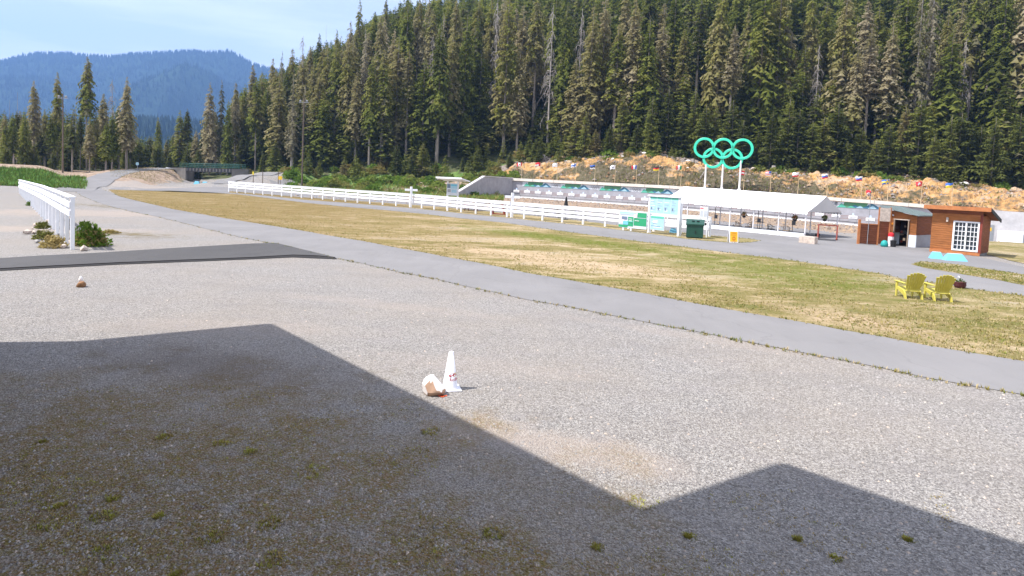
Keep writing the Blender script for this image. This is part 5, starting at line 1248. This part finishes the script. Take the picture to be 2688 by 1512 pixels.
mb = MB(); mb.box((.35, -.03, 1.72), (.5, .03, .14), 'sign_orange'); mb.box((.2, -.03, 1.5), (.22, .03, .3), 'poster_blue'); obj('notice', mb, shed)
sw = lambda x, y, z=0: p0+fdir*x+Vector((-fdir.y, fdir.x, 0))*y+Vector((0, 0, z))
mb = MB(); mb.lathe([(0, 0), (.2, 0), (.2, .75), (0, .75)], 'steel_white', 14); mb.lathe([(0, .76), (.21, .76), (.2, .98), (.08, 1.06), (0, 1.06)], 'f_red', 14); o = obj('waste_drum', mb, loc=G(2337, 646)); tag(o, 'grey drum with a red lid beside the shed doorway', 'drum')
mb = MB(); mb.lathe([(0, 0), (.18, 0), (.22, .5), (0, .55)], 'black', 10); o = obj('black_bag', mb, loc=G(2344, 648.5)); tag(o, 'black bin bag in front of the drum by the shed', 'bag')
mb = MB(); mb.lathe([(0, 0), (.24, .02), (.27, .2), (.2, .42), (.08, .5), (0, .5)], 'teal', 12); o = obj('teal_bag', mb, loc=G(2321, 648), smooth=True); tag(o, 'teal bag on the ground left of the shed', 'bag')
# board fence left of shed
ba, bb = G(2252, 640.5), G(2333, 645); bd, Lq = basis(ba, bb)
t = thing('board_fence', 'brown board fence joining the left side of the shed', 'fence', ba, bd)
hA_ = hpx(2252, 582, ba)
mb = MB(); mb.box((.0, 0, hA_/2+.1), (.16, .16, hA_+.2), 'cedar_trim'); obj('post', mb, t)
mb = MB(); mb.box((Lq*.32, .02, 1.0*hA_/2-.05), (Lq*.58, .05, hA_-.2), 'cedar_dark_and_shaded'); mb.box((Lq*.32, .0, hA_-.14), (Lq*.62, .12, .06), 'cedar_trim'); obj('low_panel', mb, t)
mb = MB(); mb.box((Lq*.82, .04, 1.15), (Lq*.42, .06, 2.1), 'cedar_dark_and_shaded'); obj('tall_panel', mb, t)
mb = MB(); mb.box((Lq*.62, .0, 1.5), (.1, .1, 3.), 'cedar_trim'); mb.box((Lq*.98, .0, 1.5), (.1, .1, 3.), 'cedar_trim'); obj('post', mb, t)
mb = MB(); mb.box((Lq*.8, -.04, 2.42), (Lq*.34, .05, 1.05), 'rock_tan'); obj('cork_board', mb, t)
# cabin with window
q0, q1 = G(2440, 660.5), G(2571.5, 673); bang, CL = basis(q0, q1); CD = 2.6
cab = thing('cabin', 'cedar-clad cabin with a white many-paned window and sloping roof', 'cabin', q0, bang)
hC = hpx(2450, 560, q0); hF = hC+.28
wx0, wx1, wz0, wz1 = 0, 0, 0, 0
ydir = Vector((-sin(bang), cos(bang), 0)); xdir = Vector((cos(bang), sin(bang), 0))
def onfront(px, py):
    d = ray(px, py); t_ = (q0.dot(ydir)-0)/(d.x*ydir.x+d.y*ydir.y); p = Vector((d.x*t_, d.y*t_, CH+d.z*t_)); return (p-q0).dot(xdir), p.z
wx0 = onfront(2503, 620)[0]; wx1 = onfront(2567, 630)[0]; wz1 = onfront(2537, 583)[1]; wz0 = onfront(2532, 657)[1]
mb = MB()
def fw(x0, x1, z0, z1): mb.box(((x0+x1)/2, .06, (z0+z1)/2), (x1-x0, .12, z1-z0), 'cedar')
fw(0, wx0, .18, hC); fw(wx1, CL, .18, hC); fw(wx0, wx1, .18, wz0); fw(wx0, wx1, wz1, hC); obj('front_wall', mb, cab)
mb = MB()
z = .2
while z < hC-.05:
    for (x0, x1) in ((0, wx0-.02), (wx1+.02, CL-.06)) if wz0-.1 < z < wz1+.05 else ((0, CL-.06),): mb.hexa([(x0, -.028, z), (x1, -.028, z), (x1, 0, z), (x0, 0, z)], [(x0, -.002, z+.15), (x1, -.002, z+.15), (x1, 0, z+.15), (x0, 0, z+.15)], 'cedar')
    z += .155
obj('clapboard', mb, cab)
mb = MB(); mb.box((CL-.06, CD/2+.06, hC/2+.09), (.12, CD-.12, hC-.18), 'cedar_dark_and_shaded'); mb.box((.06, CD/2+.06, hC/2+.09), (.12, CD-.12, hC-.18), 'cedar_dark_and_shaded'); mb.box((CL/2, CD, hC/2), (CL-.24, .12, hC-.5), 'cedar_dark_and_shaded'); obj('side_wall', mb, cab)  # darker cedar again carries the side walls' shade in its colour
mb = MB(); mb.hexa([(.0, .0, hC+.002), (CL, .0, hC+.002), (CL, .1, hC+.002), (0, .1, hC+.002)], [(.0, .0, hC+.42), (CL, .0, hC+.42), (CL, .1, hC+.42), (0, .1, hC+.42)], 'cedar_dark_and_shaded'); mb.box((CL/2, -.03, hC-.02), (CL, .05, .08), 'cedar_trim'); obj('gable_board', mb, cab)
mb = MB(); zf, zb_ = hC+.44, hC-.35; oh = .55
mb.hexa([(-.4, -oh, zf), (CL+.5, -oh, zf), (CL+.5, CD+.4, zb_), (-.4, CD+.4, zb_)], [(-.4, -oh, zf+.1), (CL+.5, -oh, zf+.1), (CL+.5, CD+.4, zb_+.1), (-.4, CD+.4, zb_+.1)], 'cedar_dark_and_shaded'); obj('roof', mb, cab)
mb = MB(); mb.box((CL/2+.05, -oh-.03, zf+.02), (CL+.96, .05, .28), 'cedar_trim'); mb.hexa([(CL+.5, -oh, zf-.1), (CL+.55, -oh, zf-.1), (CL+.55, CD+.4, zb_-.1), (CL+.5, CD+.4, zb_-.1)], [(CL+.5, -oh, zf+.14), (CL+.55, -oh, zf+.14), (CL+.55, CD+.4, zb_+.14), (CL+.5, CD+.4, zb_+.14)], 'black'); obj('fascia', mb, cab)
mb = MB(); mb.box((CL/2, CD/2, .08), (CL-.1, CD-.1, .18), 'concrete_dark'); mb.box((CL/2, -.05, .12), (CL, .1, .2), 'cedar_trim'); obj('base', mb, cab)
mb = MB(); mb.box((CL-.04, -.05, hC/2+.1), (.14, .1, hC-.1), 'red_brown'); obj('corner_trim', mb, cab)
win = MB(); xw, zw = (wx0+wx1)/2, (wz0+wz1)/2; ww_, wh = wx1-wx0, wz1-wz0
for sx in (-1, 1): win.box((xw+sx*ww_/2, -.04, zw), (.1, .12, wh+.1), 'f_white')
for sz in (-1, 1): win.box((xw, -.045, zw+sz*wh/2), (ww_+.1, .12, .1), 'f_white')
win.box((xw, -.035, zw), (.09, .1, wh), 'f_white'); wo_ = obj('window', win, cab)
mb = MB()
for half in (0, 1):
    x0 = wx0+.05+half*(ww_/2); 
    for i in range(1, 3): mb.box((x0+(ww_/2-.07)*i/3, -.01, zw), (.035, .04, wh-.08), 'f_white')
    for i in range(1, 6): mb.box((x0+ww_/4-.035, -.015, wz0+wh*i/6), (ww_/2-.1, .04, .035), 'f_white')
obj('muntins', mb, wo_)
mb = MB(); mb.box((xw, .06, zw), (ww_-.02, .02, wh-.02), 'glass'); obj('glass', mb, wo_)
mb = MB(); mb.box((CL*.32, -.1, hC-.38), (.12, .14, .3), 'rock_tan'); obj('wall_lamp', mb, cab)

# ------------------------------------------------------------------ adirondack chairs
def adirondack():
    t = thing('adirondack_chair', '', 'chair', (0, 0, 0), 0, 'yellow chairs on the grass'); m = 'plastic_yellow'
    # faces +y; back towards -y
    mb = MB()
    for i in range(7):
        u = (i-3)/3; a = u*.26; xb = u*.20; w_ = .078; Lh = .80-.13*u*u
        bx, tx = xb, xb+Lh*sin(a)*.55; by, ty = -.26, -.26-Lh*.36; bz, tz_ = .30, .30+Lh*.88
        cy = -.03*(1-u*u)
        mb.hexa([(bx-w_/2*.8, by+cy, bz), (bx+w_/2*.8, by+cy, bz), (bx+w_/2*.8, by+cy+.025, bz), (bx-w_/2*.8, by+cy+.025, bz)],
                [(tx-w_/2*1.15, ty+cy, tz_), (tx+w_/2*1.15, ty+cy, tz_), (tx+w_/2*1.15, ty+cy+.025, tz_+.01), (tx-w_/2*1.15, ty+cy+.025, tz_+.01)], m)
    obj('backrest_slat', mb, t, bev=.006)
    mb = MB(); mb.box((0, -.345, .52), (.56, .03, .07), m, 0, R(20)); mb.box((0, -.47, .86), (.60, .03, .06), m, 0, R(20)); mb.box((0, -.29, .33), (.46, .04, .06), m); obj('back_brace', mb, t)
    mb = MB()
    for i in range(6):
        f = i/5; mb.box((0, -.22+f*.50, .27+f*.10-.0*f), (.50, .085, .022), m, 0, R(11))
    obj('seat', mb, t, bev=.005)
    for sx in (-1, 1):
        mb = MB(); x = sx*.29
        mb.extr([(x-.02, .34, .30), (x-.02, .34, .40), (x-.02, .05, .34), (x-.02, -.2, .30), (x-.02, -.36, .20), (x-.02, -.44, .0), (x-.02, -.34, .0), (x-.02, -.24, .12), (x-.02, .0, .2)], (.045, 0, 0), m); obj('side_rail', mb, t)
        mb = MB(); mb.extr([(x-.02, .26, 0), (x-.02, .34, 0), (x-.02, .38, .55), (x-.02, .24, .55)], (.04, 0, 0), m); obj('leg', mb, t)
        mb = MB(); mb.extr([(x-sx*.02-.075, .45, .56), (x-sx*.02+.075, .45, .56), (x+.07, .1, .56), (x+.045+sx*.02, -.36, .56), (x-.045+sx*.02, -.36, .56), (x-.07, .1, .56)], (0, 0, .025), m); obj('armrest', mb, t, bev=.01)
    return t
ac = adirondack()
for i, (bl_p, br_p, flp) in enumerate((((2381.5, 784.3), (2416.3, 787.5), (2360.3, 773.7)), ((2459.8, 791), (2492.5, 793.5), (2436, 781.4)))):
    a, b = G(*bl_p), G(*br_p); c = (a+b)/2; rz = -.10
    pos = c+Vector((-sin(rz)*.4, cos(rz)*.4, .005))
    lab = ['left one of the two yellow slatted garden chairs on the grass', 'right one of the two yellow garden chairs, next to the flower pot'][i]
    if i == 0: ac.location = pos; ac.rotation_euler.z = rz; ac['label'] = lab
    else: dup(ac, pos, rz-.02, lab)
t = thing('flower_pot', 'round dark brown pot with white flowers behind the right yellow chair', 'flower pot', G(2519, 756))
mb = MB(); mb.lathe([(0, 0), (.17, 0), (.235, .12), (.22, .24), (.24, .27), (.2, .27), (.18, .23), (0, .23)], 'pot_brown', 20); obj('pot', mb, t, smooth=True)
obj('leaves', bush_mb(3, .2, .22, 'leaves_bright', 70, .05), t).location.z = .22
mb = bush_mb(9, .16, .3, 'f_white', 26, .04); obj('flowers', mb, t).location = (-.1, 0, .26)

# ------------------------------------------------------------------ cone and rocks
cb = G(1181, 1020.5); ch = hpx(1177.5, 922.5, cb); cone = thing('traffic_cone', 'tall white cone with red lettering standing on the gravel', 'cone', cb, 0)
r0, r1 = .130, .040
mb = MB(); mb.lathe([(.165, .02), (r0+.012, .035), (r0, .055), (r1, ch), (r1-.012, ch), (r1-.012, ch-.05)], 'plastic_white', 40); obj('body', mb, cone, smooth=True)
mb = MB(); mb.box((0, 0, .012), (.37, .37, .024), 'plastic_white', .25); obj('base', mb, cone, bev=.01)
def wrap(vs, zc, ac_):      # flat x,z drawing wrapped round the cone, facing -y
    out = []
    for x, z in vs:
        zz = zc+z; rad = r0+(r1-r0)*(zz-.055)/(ch-.055)+.0018; a = -pi/2+ac_+x/rad
        out.append((cos(a)*rad, sin(a)*rad, zz))
    return out
def text_mesh(txt, size):
    cu = bpy.data.curves.new('t', 'FONT'); cu.body = txt; cu.size = size; cu.align_x = 'LEFT'; cu.resolution_u = 3
    o = bpy.data.objects.new('t', cu); COL.objects.link(o); dg = bpy.context.evaluated_depsgraph_get()
    me = bpy.data.meshes.new_from_object(o.evaluated_get(dg)); bpy.data.objects.remove(o); bpy.data.curves.remove(cu); return me
me = text_mesh('RedBull', .078); vs = [(v.co.x, v.co.y) for v in me.vertices]
mb = MB(); mb.raw(wrap([(x-.02, z) for x, z in vs], .17, .12), [tuple(p.vertices) for p in me.polygons], 'red_logo'); obj('lettering', mb, cone, label='red lettering wrapped round the cone')
mb = MB()
disc = [(.085+.036*cos(i*pi/8), .036*sin(i*pi/8)) for i in range(16)]; mb.raw(wrap(disc, .275, .12), [tuple(range(16))], 'f_yellow')
def bull(cx, fl):
    pts = [(-.075, -.02), (-.06, .008), (-.035, .028), (0, .03), (.02, .02), (.035, .026), (.045, .016), (.038, .0), (.025, -.004), (.03, -.03), (.02, -.03), (.008, -.01), (-.02, -.012), (-.045, -.035), (-.055, -.034), (-.045, -.012), (-.062, -.022)]
    q = [(cx+fl*x, z) for x, z in pts]; return q if fl > 0 else q[::-1]
for cx, fs in ((.04, 1), (.135, -1)):
    w3 = wrap(bull(cx, fs), .275, .12); w3 = [(x*1.012, y*1.012, z) for x, y, z in w3]; mb.raw(w3, [tuple(range(len(w3)))], 'red_logo')
obj('emblem', mb, cone)
def rock(name, loc, size, mats, seed, label, cat='rock', n_=2, group=None, rz=0):
    bm = bmesh.new(); bmesh.ops.create_icosphere(bm, subdivisions=n_, radius=1); rnd = random.Random(seed)
    pl = [(Vector((rnd.uniform(-1, 1), rnd.uniform(-1, 1), rnd.uniform(-.7, 1))).normalized(), rnd.uniform(.55, .85)) for _ in range(9)]
    for v in bm.verts:
        for nn_, dd in pl:
            k_ = v.co.dot(nn_)
            if k_ > dd: v.co -= nn_*(k_-dd)
        v.co = Vector((v.co.x*size[0], v.co.y*size[1], max(v.co.z, -.62)*size[2]))
    bm.normal_update(); me = bpy.data.meshes.new(name); 
    for m in mats: me.materials.append(MATS[m])
    for f in bm.faces: f.material_index = 0 if len(mats) < 2 or f.normal.z > .55 or (f.normal.x < -.35 and f.normal.z > -.2) else 1  # sides away from the sun get the second material as painted shade
    bm.to_mesh(me); bm.free(); o = link(name, me, None, (loc[0], loc[1], loc[2]+.6*size[2]), rz); tag(o, label, cat, group); return o
rock('boulder', G(1139, 1034), (.215, .19, .215), ('rock_white', 'rock_brown_shade'), 5, 'white-topped tan rock, sides browned as shade, leaning against the white cone', n_=3)
mb = MB(); random.seed(2)
for i in range(5): mb.box((rr(-.06, .06), rr(-.03, .03), .008), (.06, .035, .012), 'orange', rr(0, 3))
o = obj('orange_scrap', mb, loc=G(1160, 1041)); tag(o, 'bit of bright orange plastic at the foot of the rock', 'scrap')
rock('boulder', G(213, 753), (.165, .14, .13), ('rock_orange',), 12, 'rusty brown rock alone on the gravel at the left', n_=3)
mb = MB(); mb.lathe([(0, .0), (.06, 0), (.055, .08), (.03, .15), (0, .17)], 'rock_white', 12); v_ = G(209, 752); o = obj('plastic_beaker', mb, loc=(v_.x, v_.y+.05, .14), smooth=True); tag(o, 'small white object on top of the rusty rock', 'beaker')
# rocks and plants round the near end of the left fence
random.seed(17); k_ = 0
for i in range(30):
    px, py = rr(95, 230), 0; t_ = random.random(); c = nl.lerp(fL, (i+.5)/30*.28)+Vector((rr(-1.4, .9), rr(-1, 1), 0)); s_ = rr(.08, .24)
    rock('fence_rock', (c.x, c.y, 0), (s_*1.3, s_, s_*.8), (random.choice(('rock_tan', 'rock_grey', 'rock_tan')),), 50+i, f'{ORD[i]} of the rocks under the left fence counted away from its near end', n_=1, group='rocks under the left fence', rz=rr(0, 3))
def weed(px, py, s_, k_, lab, hgt=1.):
    o = link('weed_clump', BU[k_], None, G(px, py)); o.scale = (s_, s_, s_*hgt); o.rotation_euler.z = px; tag(o, lab, 'plant', 'weeds by the left fence')
bme = bush_mb(44, 1.0, 1.0, 'leaves_dry', 900, .10); bme2 = bush_mb(45, 1., 1., 'leaves_bright', 900, .09)
obj_b = thing('roadside_bush', 'green bush just right of the near end of the left fence', 'bush', G(238, 645)); o = obj('dry_foliage', bme, obj_b); o.scale = (.75, .6, .8); o = obj('green_foliage', bme2, obj_b); o.scale = (.7, .55, 1.25); o.location.x = -.1
bme3 = bush_mb(46, .8, .8, 'leaves_bright', 500, .08); obj('foliage', bme3, obj_b).location.x = .1
weed(140, 650, .55, 2, 'yellowish weed clump left of the near fence post'); weed(115, 628, .5, 2, 'low yellow weeds further left of the near fence post', .9); weed(85, 540, .45, 0, 'small green weed under the middle of the left fence'); weed(112, 600, .4, 2, 'dry weed among the fence rocks'); weed(290, 612, .5, 2, 'low dry brown weeds right of the roadside bush', .4)

# ------------------------------------------------------------------ loose stones and tufts
random.seed(41)
mb = MB(); mats_ = [mb.m(q) for q in ('rock_grey', 'rock_tan', 'rock_white')]
OC = [(1, 0, 0), (-1, 0, 0), (0, 1, 0), (0, -1, 0), (0, 0, 1)]; OF = [(0, 2, 4), (2, 1, 4), (1, 3, 4), (3, 0, 4)]
def inroad(px, py):
    yl = interp(px, low); yu = interp(px, upp)
    return yu-2 < py < yl+2 and px > 190
cnt = 0
while cnt < 16000:
    px = rr(-40, 2740); py = 690+(1530-690)*random.random()**.8
    if py < interp(px, low)+3 and px > 880 or (px <= 880 and py < 712): continue
    p = G(px, py); s_ = .006+.017*random.random()**3.2*(1+p.y*.06); s_ = min(s_, .03); i = len(mb.v); a = rr(0, 6)
    for vx, vy, vz in OC: mb.v.append((p.x+(vx*cos(a)-vy*sin(a)*.7)*s_*rr(.8, 1.3), p.y+(vx*sin(a)+vy*cos(a)*.7)*s_*rr(.8, 1.3), vz*s_*.75))
    k_ = random.choices(mats_, (9, 1, 0))[0]
    for f in OF: mb.f.append(tuple(i+q for q in f)); mb.mi.append(k_)
    cnt += 1
tag(obj('loose_stones', mb), 'loose gravel stones strewn over the yard', 'gravel', kind='stuff')
def tufts(name, label, sampler, n_, hmin, hmax, mats, blades=6):
    mb = MB(); ms_ = [mb.m(q) for q in mats]
    for _ in range(n_):
        p = sampler()
        if p is None: continue
        x, y, z = p; k_ = random.choice(ms_); rad = rr(.02, .07)
        h0 = rr(hmin, hmax)
        for b in range(blades):
            a = rr(0, 6.28); r_ = rad*random.random(); h = h0*rr(.6, 1.2); i = len(mb.v); w_ = h*.09+.004; lx, ly = cos(a)*h*.5, sin(a)*h*.5
            bx, by = x+cos(a)*r_, y+sin(a)*r_
            mb.v += [(bx-w_*sin(a), by+w_*cos(a), z), (bx+w_*sin(a), by-w_*cos(a), z), (bx+lx, by+ly, z+h)]; mb.f.append((i, i+1, i+2)); mb.mi.append(k_)
    return tag(obj(name, mb), label, 'grass', kind='stuff')
flat('blade_green', (.14, .165, .035), .9, .3, 4, .1); flat('blade_olive', (.26, .22, .065), .9, .3, 4, .1); flat('blade_straw', (.42, .34, .19), .9, .2, 4, .1); flat('blade_moss', (.36, .36, .08), .9, .3, 4, .1); flat('blade_moss_dry', (.36, .27, .11), .9, .3, 4, .1); flat('blade_lush', (.15, .27, .06), .9, .3, 1, .1)
def s_infield():
    px = rr(300, 2740); yu, yl = interp(px, fl), interp(px, upp); py = yu+(yl-yu)*random.random(); p = G(px, py)
    if noise.noise(Vector((p.x*.5, p.y*.5, 0))) < rr(-.5, .3): return None
    return p.x, p.y, 0.005
tufts('infield_tufts', 'grass tufts all over the infield', s_infield, 30000, .02, .07, ('blade_green', 'blade_olive', 'blade_olive', 'blade_straw', 'blade_straw'), 5)
def s_edge():
    e = random.choice((low, upp, fl, strip_lo, strip_hi)); i = random.randrange(len(e)-1); a, b = G(*e[i]), G(*e[i+1]); p = a.lerp(b, random.random()); 
    q = .12 if e is low else -.05
    return p.x+rr(-.15, .15), p.y-q+rr(-.12, .12), .01
tufts('road_edge_weeds', 'short weeds along the pavement edges', s_edge, 2600, .03, .09, ('blade_green', 'blade_olive', 'blade_straw'), 6)
def s_front():
    if random.random() < .8: p = G(rr(-30, 1150), rr(1010, 1540))
    else: p = G(rr(1100, 2500), rr(1290, 1540))
    if p.y < 4.8 or noise.noise(Vector((p.x*.8, p.y*.8, 9))) < rr(-.1, .45): return None
    return p.x, p.y, 0
tufts('foreground_tufts', 'low mossy grass tufts in the shaded gravel', s_front, 9500, .006, .020, ('blade_moss', 'blade_moss_dry', 'blade_moss_dry', 'blade_straw'), 7)
clumps = [(G(rr(0, 1300), rr(1100, 1512)), rr(.03, .16)) for _ in range(15)]+[(G(rr(1400, 2400), rr(1380, 1512)), rr(.03, .06)) for _ in range(5)]+[(G(823, 1238), .2), (G(273, 1355), .13), (G(1690, 1318), .2)]
def s_clump():
    c, r_ = random.choice(clumps); a = rr(0, 6.28); q = r_*sqrt(random.random()); return c.x+cos(a)*q, c.y+sin(a)*q, 0
tufts('moss_clumps', 'small yellow-green clumps in the shaded foreground', s_clump, 900, .008, .028, ('blade_moss', 'blade_moss', 'blade_moss_dry'), 8)
def s_berm():
    px = 225-265*random.random()**.7; Y = rr(90, 108); x = (px-W_/2)/FPX*Y; return x, Y, g(x, Y)
tufts('berm_grass', 'tall green grass on the berm', s_berm, 9000, .25, .7, ('blade_lush', 'blade_lush', 'blade_green'), 4)
def s_foot():
    px = rr(740, 1320); Y = rr(118, 150); x = (px-W_/2)/FPX*Y; return x, Y, g(x, Y)
tufts('meadow_grass', 'rank green grass below the forest edge', s_foot, 6000, .3, .8, ('blade_lush', 'blade_green', 'blade_olive'), 4)
def s_isl():
    px = rr(2400, 2740); yu = interp(px, [(2394, 694), (2417, 686.5), (2505, 694), (2582, 705.5), (2688, 720.8)]); yl = interp(px, [(2394, 695), (2429, 704), (2505, 717), (2620, 736), (2688, 749)]); p = G(px, rr(yu, yl)); return p.x, p.y, .015
tufts('island_tufts', 'longer grass on the island by the cabin', s_isl, 1500, .03, .09, ('blade_green', 'blade_olive'), 6)
# debris on the bank: pale rocks, logs, stumps
random.seed(77)
BR_ = []
for i in range(5):
    rk = rock('bank_rock', (0, 0, 0), (1, .8, .6), (('rock_grey', 'rock_white', 'rock_tan')[i % 3],), 200+i, 'x', n_=2); BR_.append(rk.data); bpy.data.objects.remove(rk)
items = sorted((rr(1350, 2740), rr(-3.5, .5)) for _ in range(70)); cnt_ = {}
for i, (px, dy) in enumerate(items):
    Y = edgeY(px)+dy; x = (px-W_/2)/FPX*Y; s_ = rr(.25, .8); ph = 'left of the rings' if px < 1750 else ('behind the rings' if px < 1960 else ('above the tent' if px < 2200 else 'above the cabin'))
    i_ = cnt_.get(ph, 0); cnt_[ph] = i_+1
    o = link('bank_rock', BR_[i % 5], None, (x, Y, g(x, Y)+.7+.2*s_)); o.scale = (s_*1.3, s_, s_); o.rotation_euler.z = rr(0, 6); tag(o, f'{ORD[min(i_, 49)]} pale bank-top rock from the left {ph}', 'rock', 'rocks on top of the bank')
for i, (px, py, dY, L_, rot, tilt, lab) in enumerate(((1700, 452, -8, 3, .3, .5, 'pale log lying on the bank left of the rings'), (1835, 440, -8, 2.6, .2, 1.1, 'slanting dead branch on the bank beside the left ring post'), (1390, 410, 6, 5, .2, .25, 'fallen grey log at the forest edge above the wall end'), (985, 470, -8, 4, .1, .1, 'pale fallen log in the green band behind the fence'), (1140, 478, -10, 3, .6, .5, 'short pale log near the kiosk'), (1600, 388, 6, 5, .0, .05, 'pale log lying in the forest above the bank'))):
    Y = edgeY(px)+dY; x = (px-W_/2)/FPX*Y; mb = MB(); mb.tube([(-L_/2, 0, 0), (0, .1, .05), (L_/2, 0, 0)], [.2, .17, .1], 'deadwood', 7); o = obj('fallen_log', mb, loc=(x, Y, g(x, Y)+.9), rz=rot); o.rotation_euler.y = -tilt; tag(o, lab, 'log')
for i, (px, dY, s_, lab) in enumerate(((2022, -1, 1.4, 'big pale root stump on the bank right of the rings'), (1810, -1, 1.2, 'grey uprooted stump on the bank left of the rings'), (1420, 2, 1.1, 'grey root stump near the wall end'))):
    Y = edgeY(px)+dY; x = (px-W_/2)/FPX*Y; t = thing('tree_stump', lab, 'stump', (x, Y, g(x, Y)+.6)); mb = MB()
    mb.tube([(0, 0, -.3), (0, 0, 1.1*s_)], [.5*s_, .3*s_], 'deadwood', 8); obj('stump', mb, t); mb = MB()
    for k_ in range(9): a = k_*.7; mb.tube([(0, 0, .3), (cos(a)*.9*s_, sin(a)*.9*s_, .3+.5*rr(-1, 1)), (cos(a)*1.5*s_, sin(a)*1.5*s_, rr(-.6, .9))], [.14, .09, .03], 'deadwood', 4)
    obj('roots', mb, t)

# rubble and scrub on the bank
flat('rock_dim', (.23, .20, .185), .9, .3, 4); flat('rock_earth', (.34, .24, .15), .9, .3, 4)
random.seed(88); mb = MB(); mats_ = [mb.m(q) for q in ('rock_dim', 'rock_earth', 'rock_tan', 'rock_orange')]
def bankpt(t=None):
    px = rr(1345, 2760); t = random.random() if t is None else t
    fy, ey = (interp(px, [(q[0], q[k]) for q in TAB]) for k in (1, 3)); y = fy-.5+(ey-fy+3.5)*t; x = (px-W_/2)/FPX*y
    return px, x, y, g(x, y)+.12+sin(min(t*1.15, 1)*pi)*.9*sm(t*6)*sm((1.02-t)*6)+.35
for _ in range(3400):
    px, x, y, z = bankpt(random.random()**.75); s_ = .06+.5*random.random()**4; i = len(mb.v); a = rr(0, 6)
    for vx, vy, vz in OC: mb.v.append((x+(vx*cos(a)-vy*sin(a)*.7)*s_*rr(.7, 1.4), y+(vx*sin(a)+vy*cos(a)*.7)*s_*rr(.7, 1.4), z+vz*s_*rr(.6, 1.1)))
    k_ = random.choices(mats_, (5, 6, .25, 4))[0]
    for f in OF: mb.f.append(tuple(i+q for q in f)); mb.mi.append(k_)
tag(obj('bank_rubble', mb), 'rubble and stones covering the cut bank', 'rubble', kind='stuff')
def s_bank():
    px, x, y, z = bankpt(random.random()**1.5)
    if noise.noise(Vector((x*.12, y*.12, 4)))+interp(px, [(1345, -.1), (1560, .35), (1780, .25), (1850, .0), (1960, .35), (2150, .05), (2700, -.12)]) < rr(-.15, .25): return None
    return x, y, z-.15
tufts('bank_scrub', 'brown and green scrub growing on the bank', s_bank, 11000, .2, .6, ('blade_green', 'blade_olive', 'wicker', 'pole_wood', 'wicker'), 5)
mb = MB(); mats_ = [mb.m(q) for q in ('rock_dim', 'rock_earth', 'pole_wood')]
for _ in range(5000):
    s_q = rr(-8, 84); d_q = 6+56*random.random()**1.6; p = wallpt(s_q, d_q); 
    if p.y < 60: continue
    z = g(p.x, p.y); s_ = .05+.16*random.random()**2; i = len(mb.v)
    for vx, vy, vz in OC: mb.v.append((p.x+vx*s_*rr(.7, 1.4), p.y+vy*s_*rr(.7, 1.4), z+vz*s_))
    k_ = random.choice(mats_)
    for f in OF: mb.f.append(tuple(i+q for q in f)); mb.mi.append(k_)
tag(obj('range_rubble', mb), 'dark stones and clods strewn over the range floor', 'rubble', kind='stuff')
def s_emb():
    px = rr(285, 500); Y = rr(118, 172); x = (px-W_/2)/FPX*Y
    if pathh(x, Y) < .25 or min((Vector((x, Y))-Vector((q.x, q.y))).length for q in PATHS[0]) < 3.4: return None
    return x, Y, g(x, Y)
tufts('embankment_weeds', 'dry brown and green weeds on the road embankment', s_emb, 5000, .06, .22, ('blade_green', 'blade_olive', 'blade_straw', 'wicker'), 5)

# ------------------------------------------------------------------ haze
HAZE = 1.75e-4
mb = MB(); mb.box((-1000, 2560, 550), (8900, 5300, 1112), 'canvas'); me = mb.mesh('haze'); me.materials.clear()
hm = bpy.data.materials.new('haze'); hm.use_nodes = True; nt = hm.node_tree; nt.nodes.clear(); ho = nt.nodes.new('ShaderNodeOutputMaterial'); pv = nt.nodes.new('ShaderNodeVolumePrincipled')
pv.inputs['Color'].default_value = (.27, .50, 1, 1); pv.inputs['Density'].default_value = HAZE; pv.inputs['Anisotropy'].default_value = .1
nt.links.new(pv.outputs[0], ho.inputs['Volume']); me.materials.append(hm)
hz_ = link('haze', me); tag(hz_, 'thin bluish mountain air', 'haze', kind='stuff')
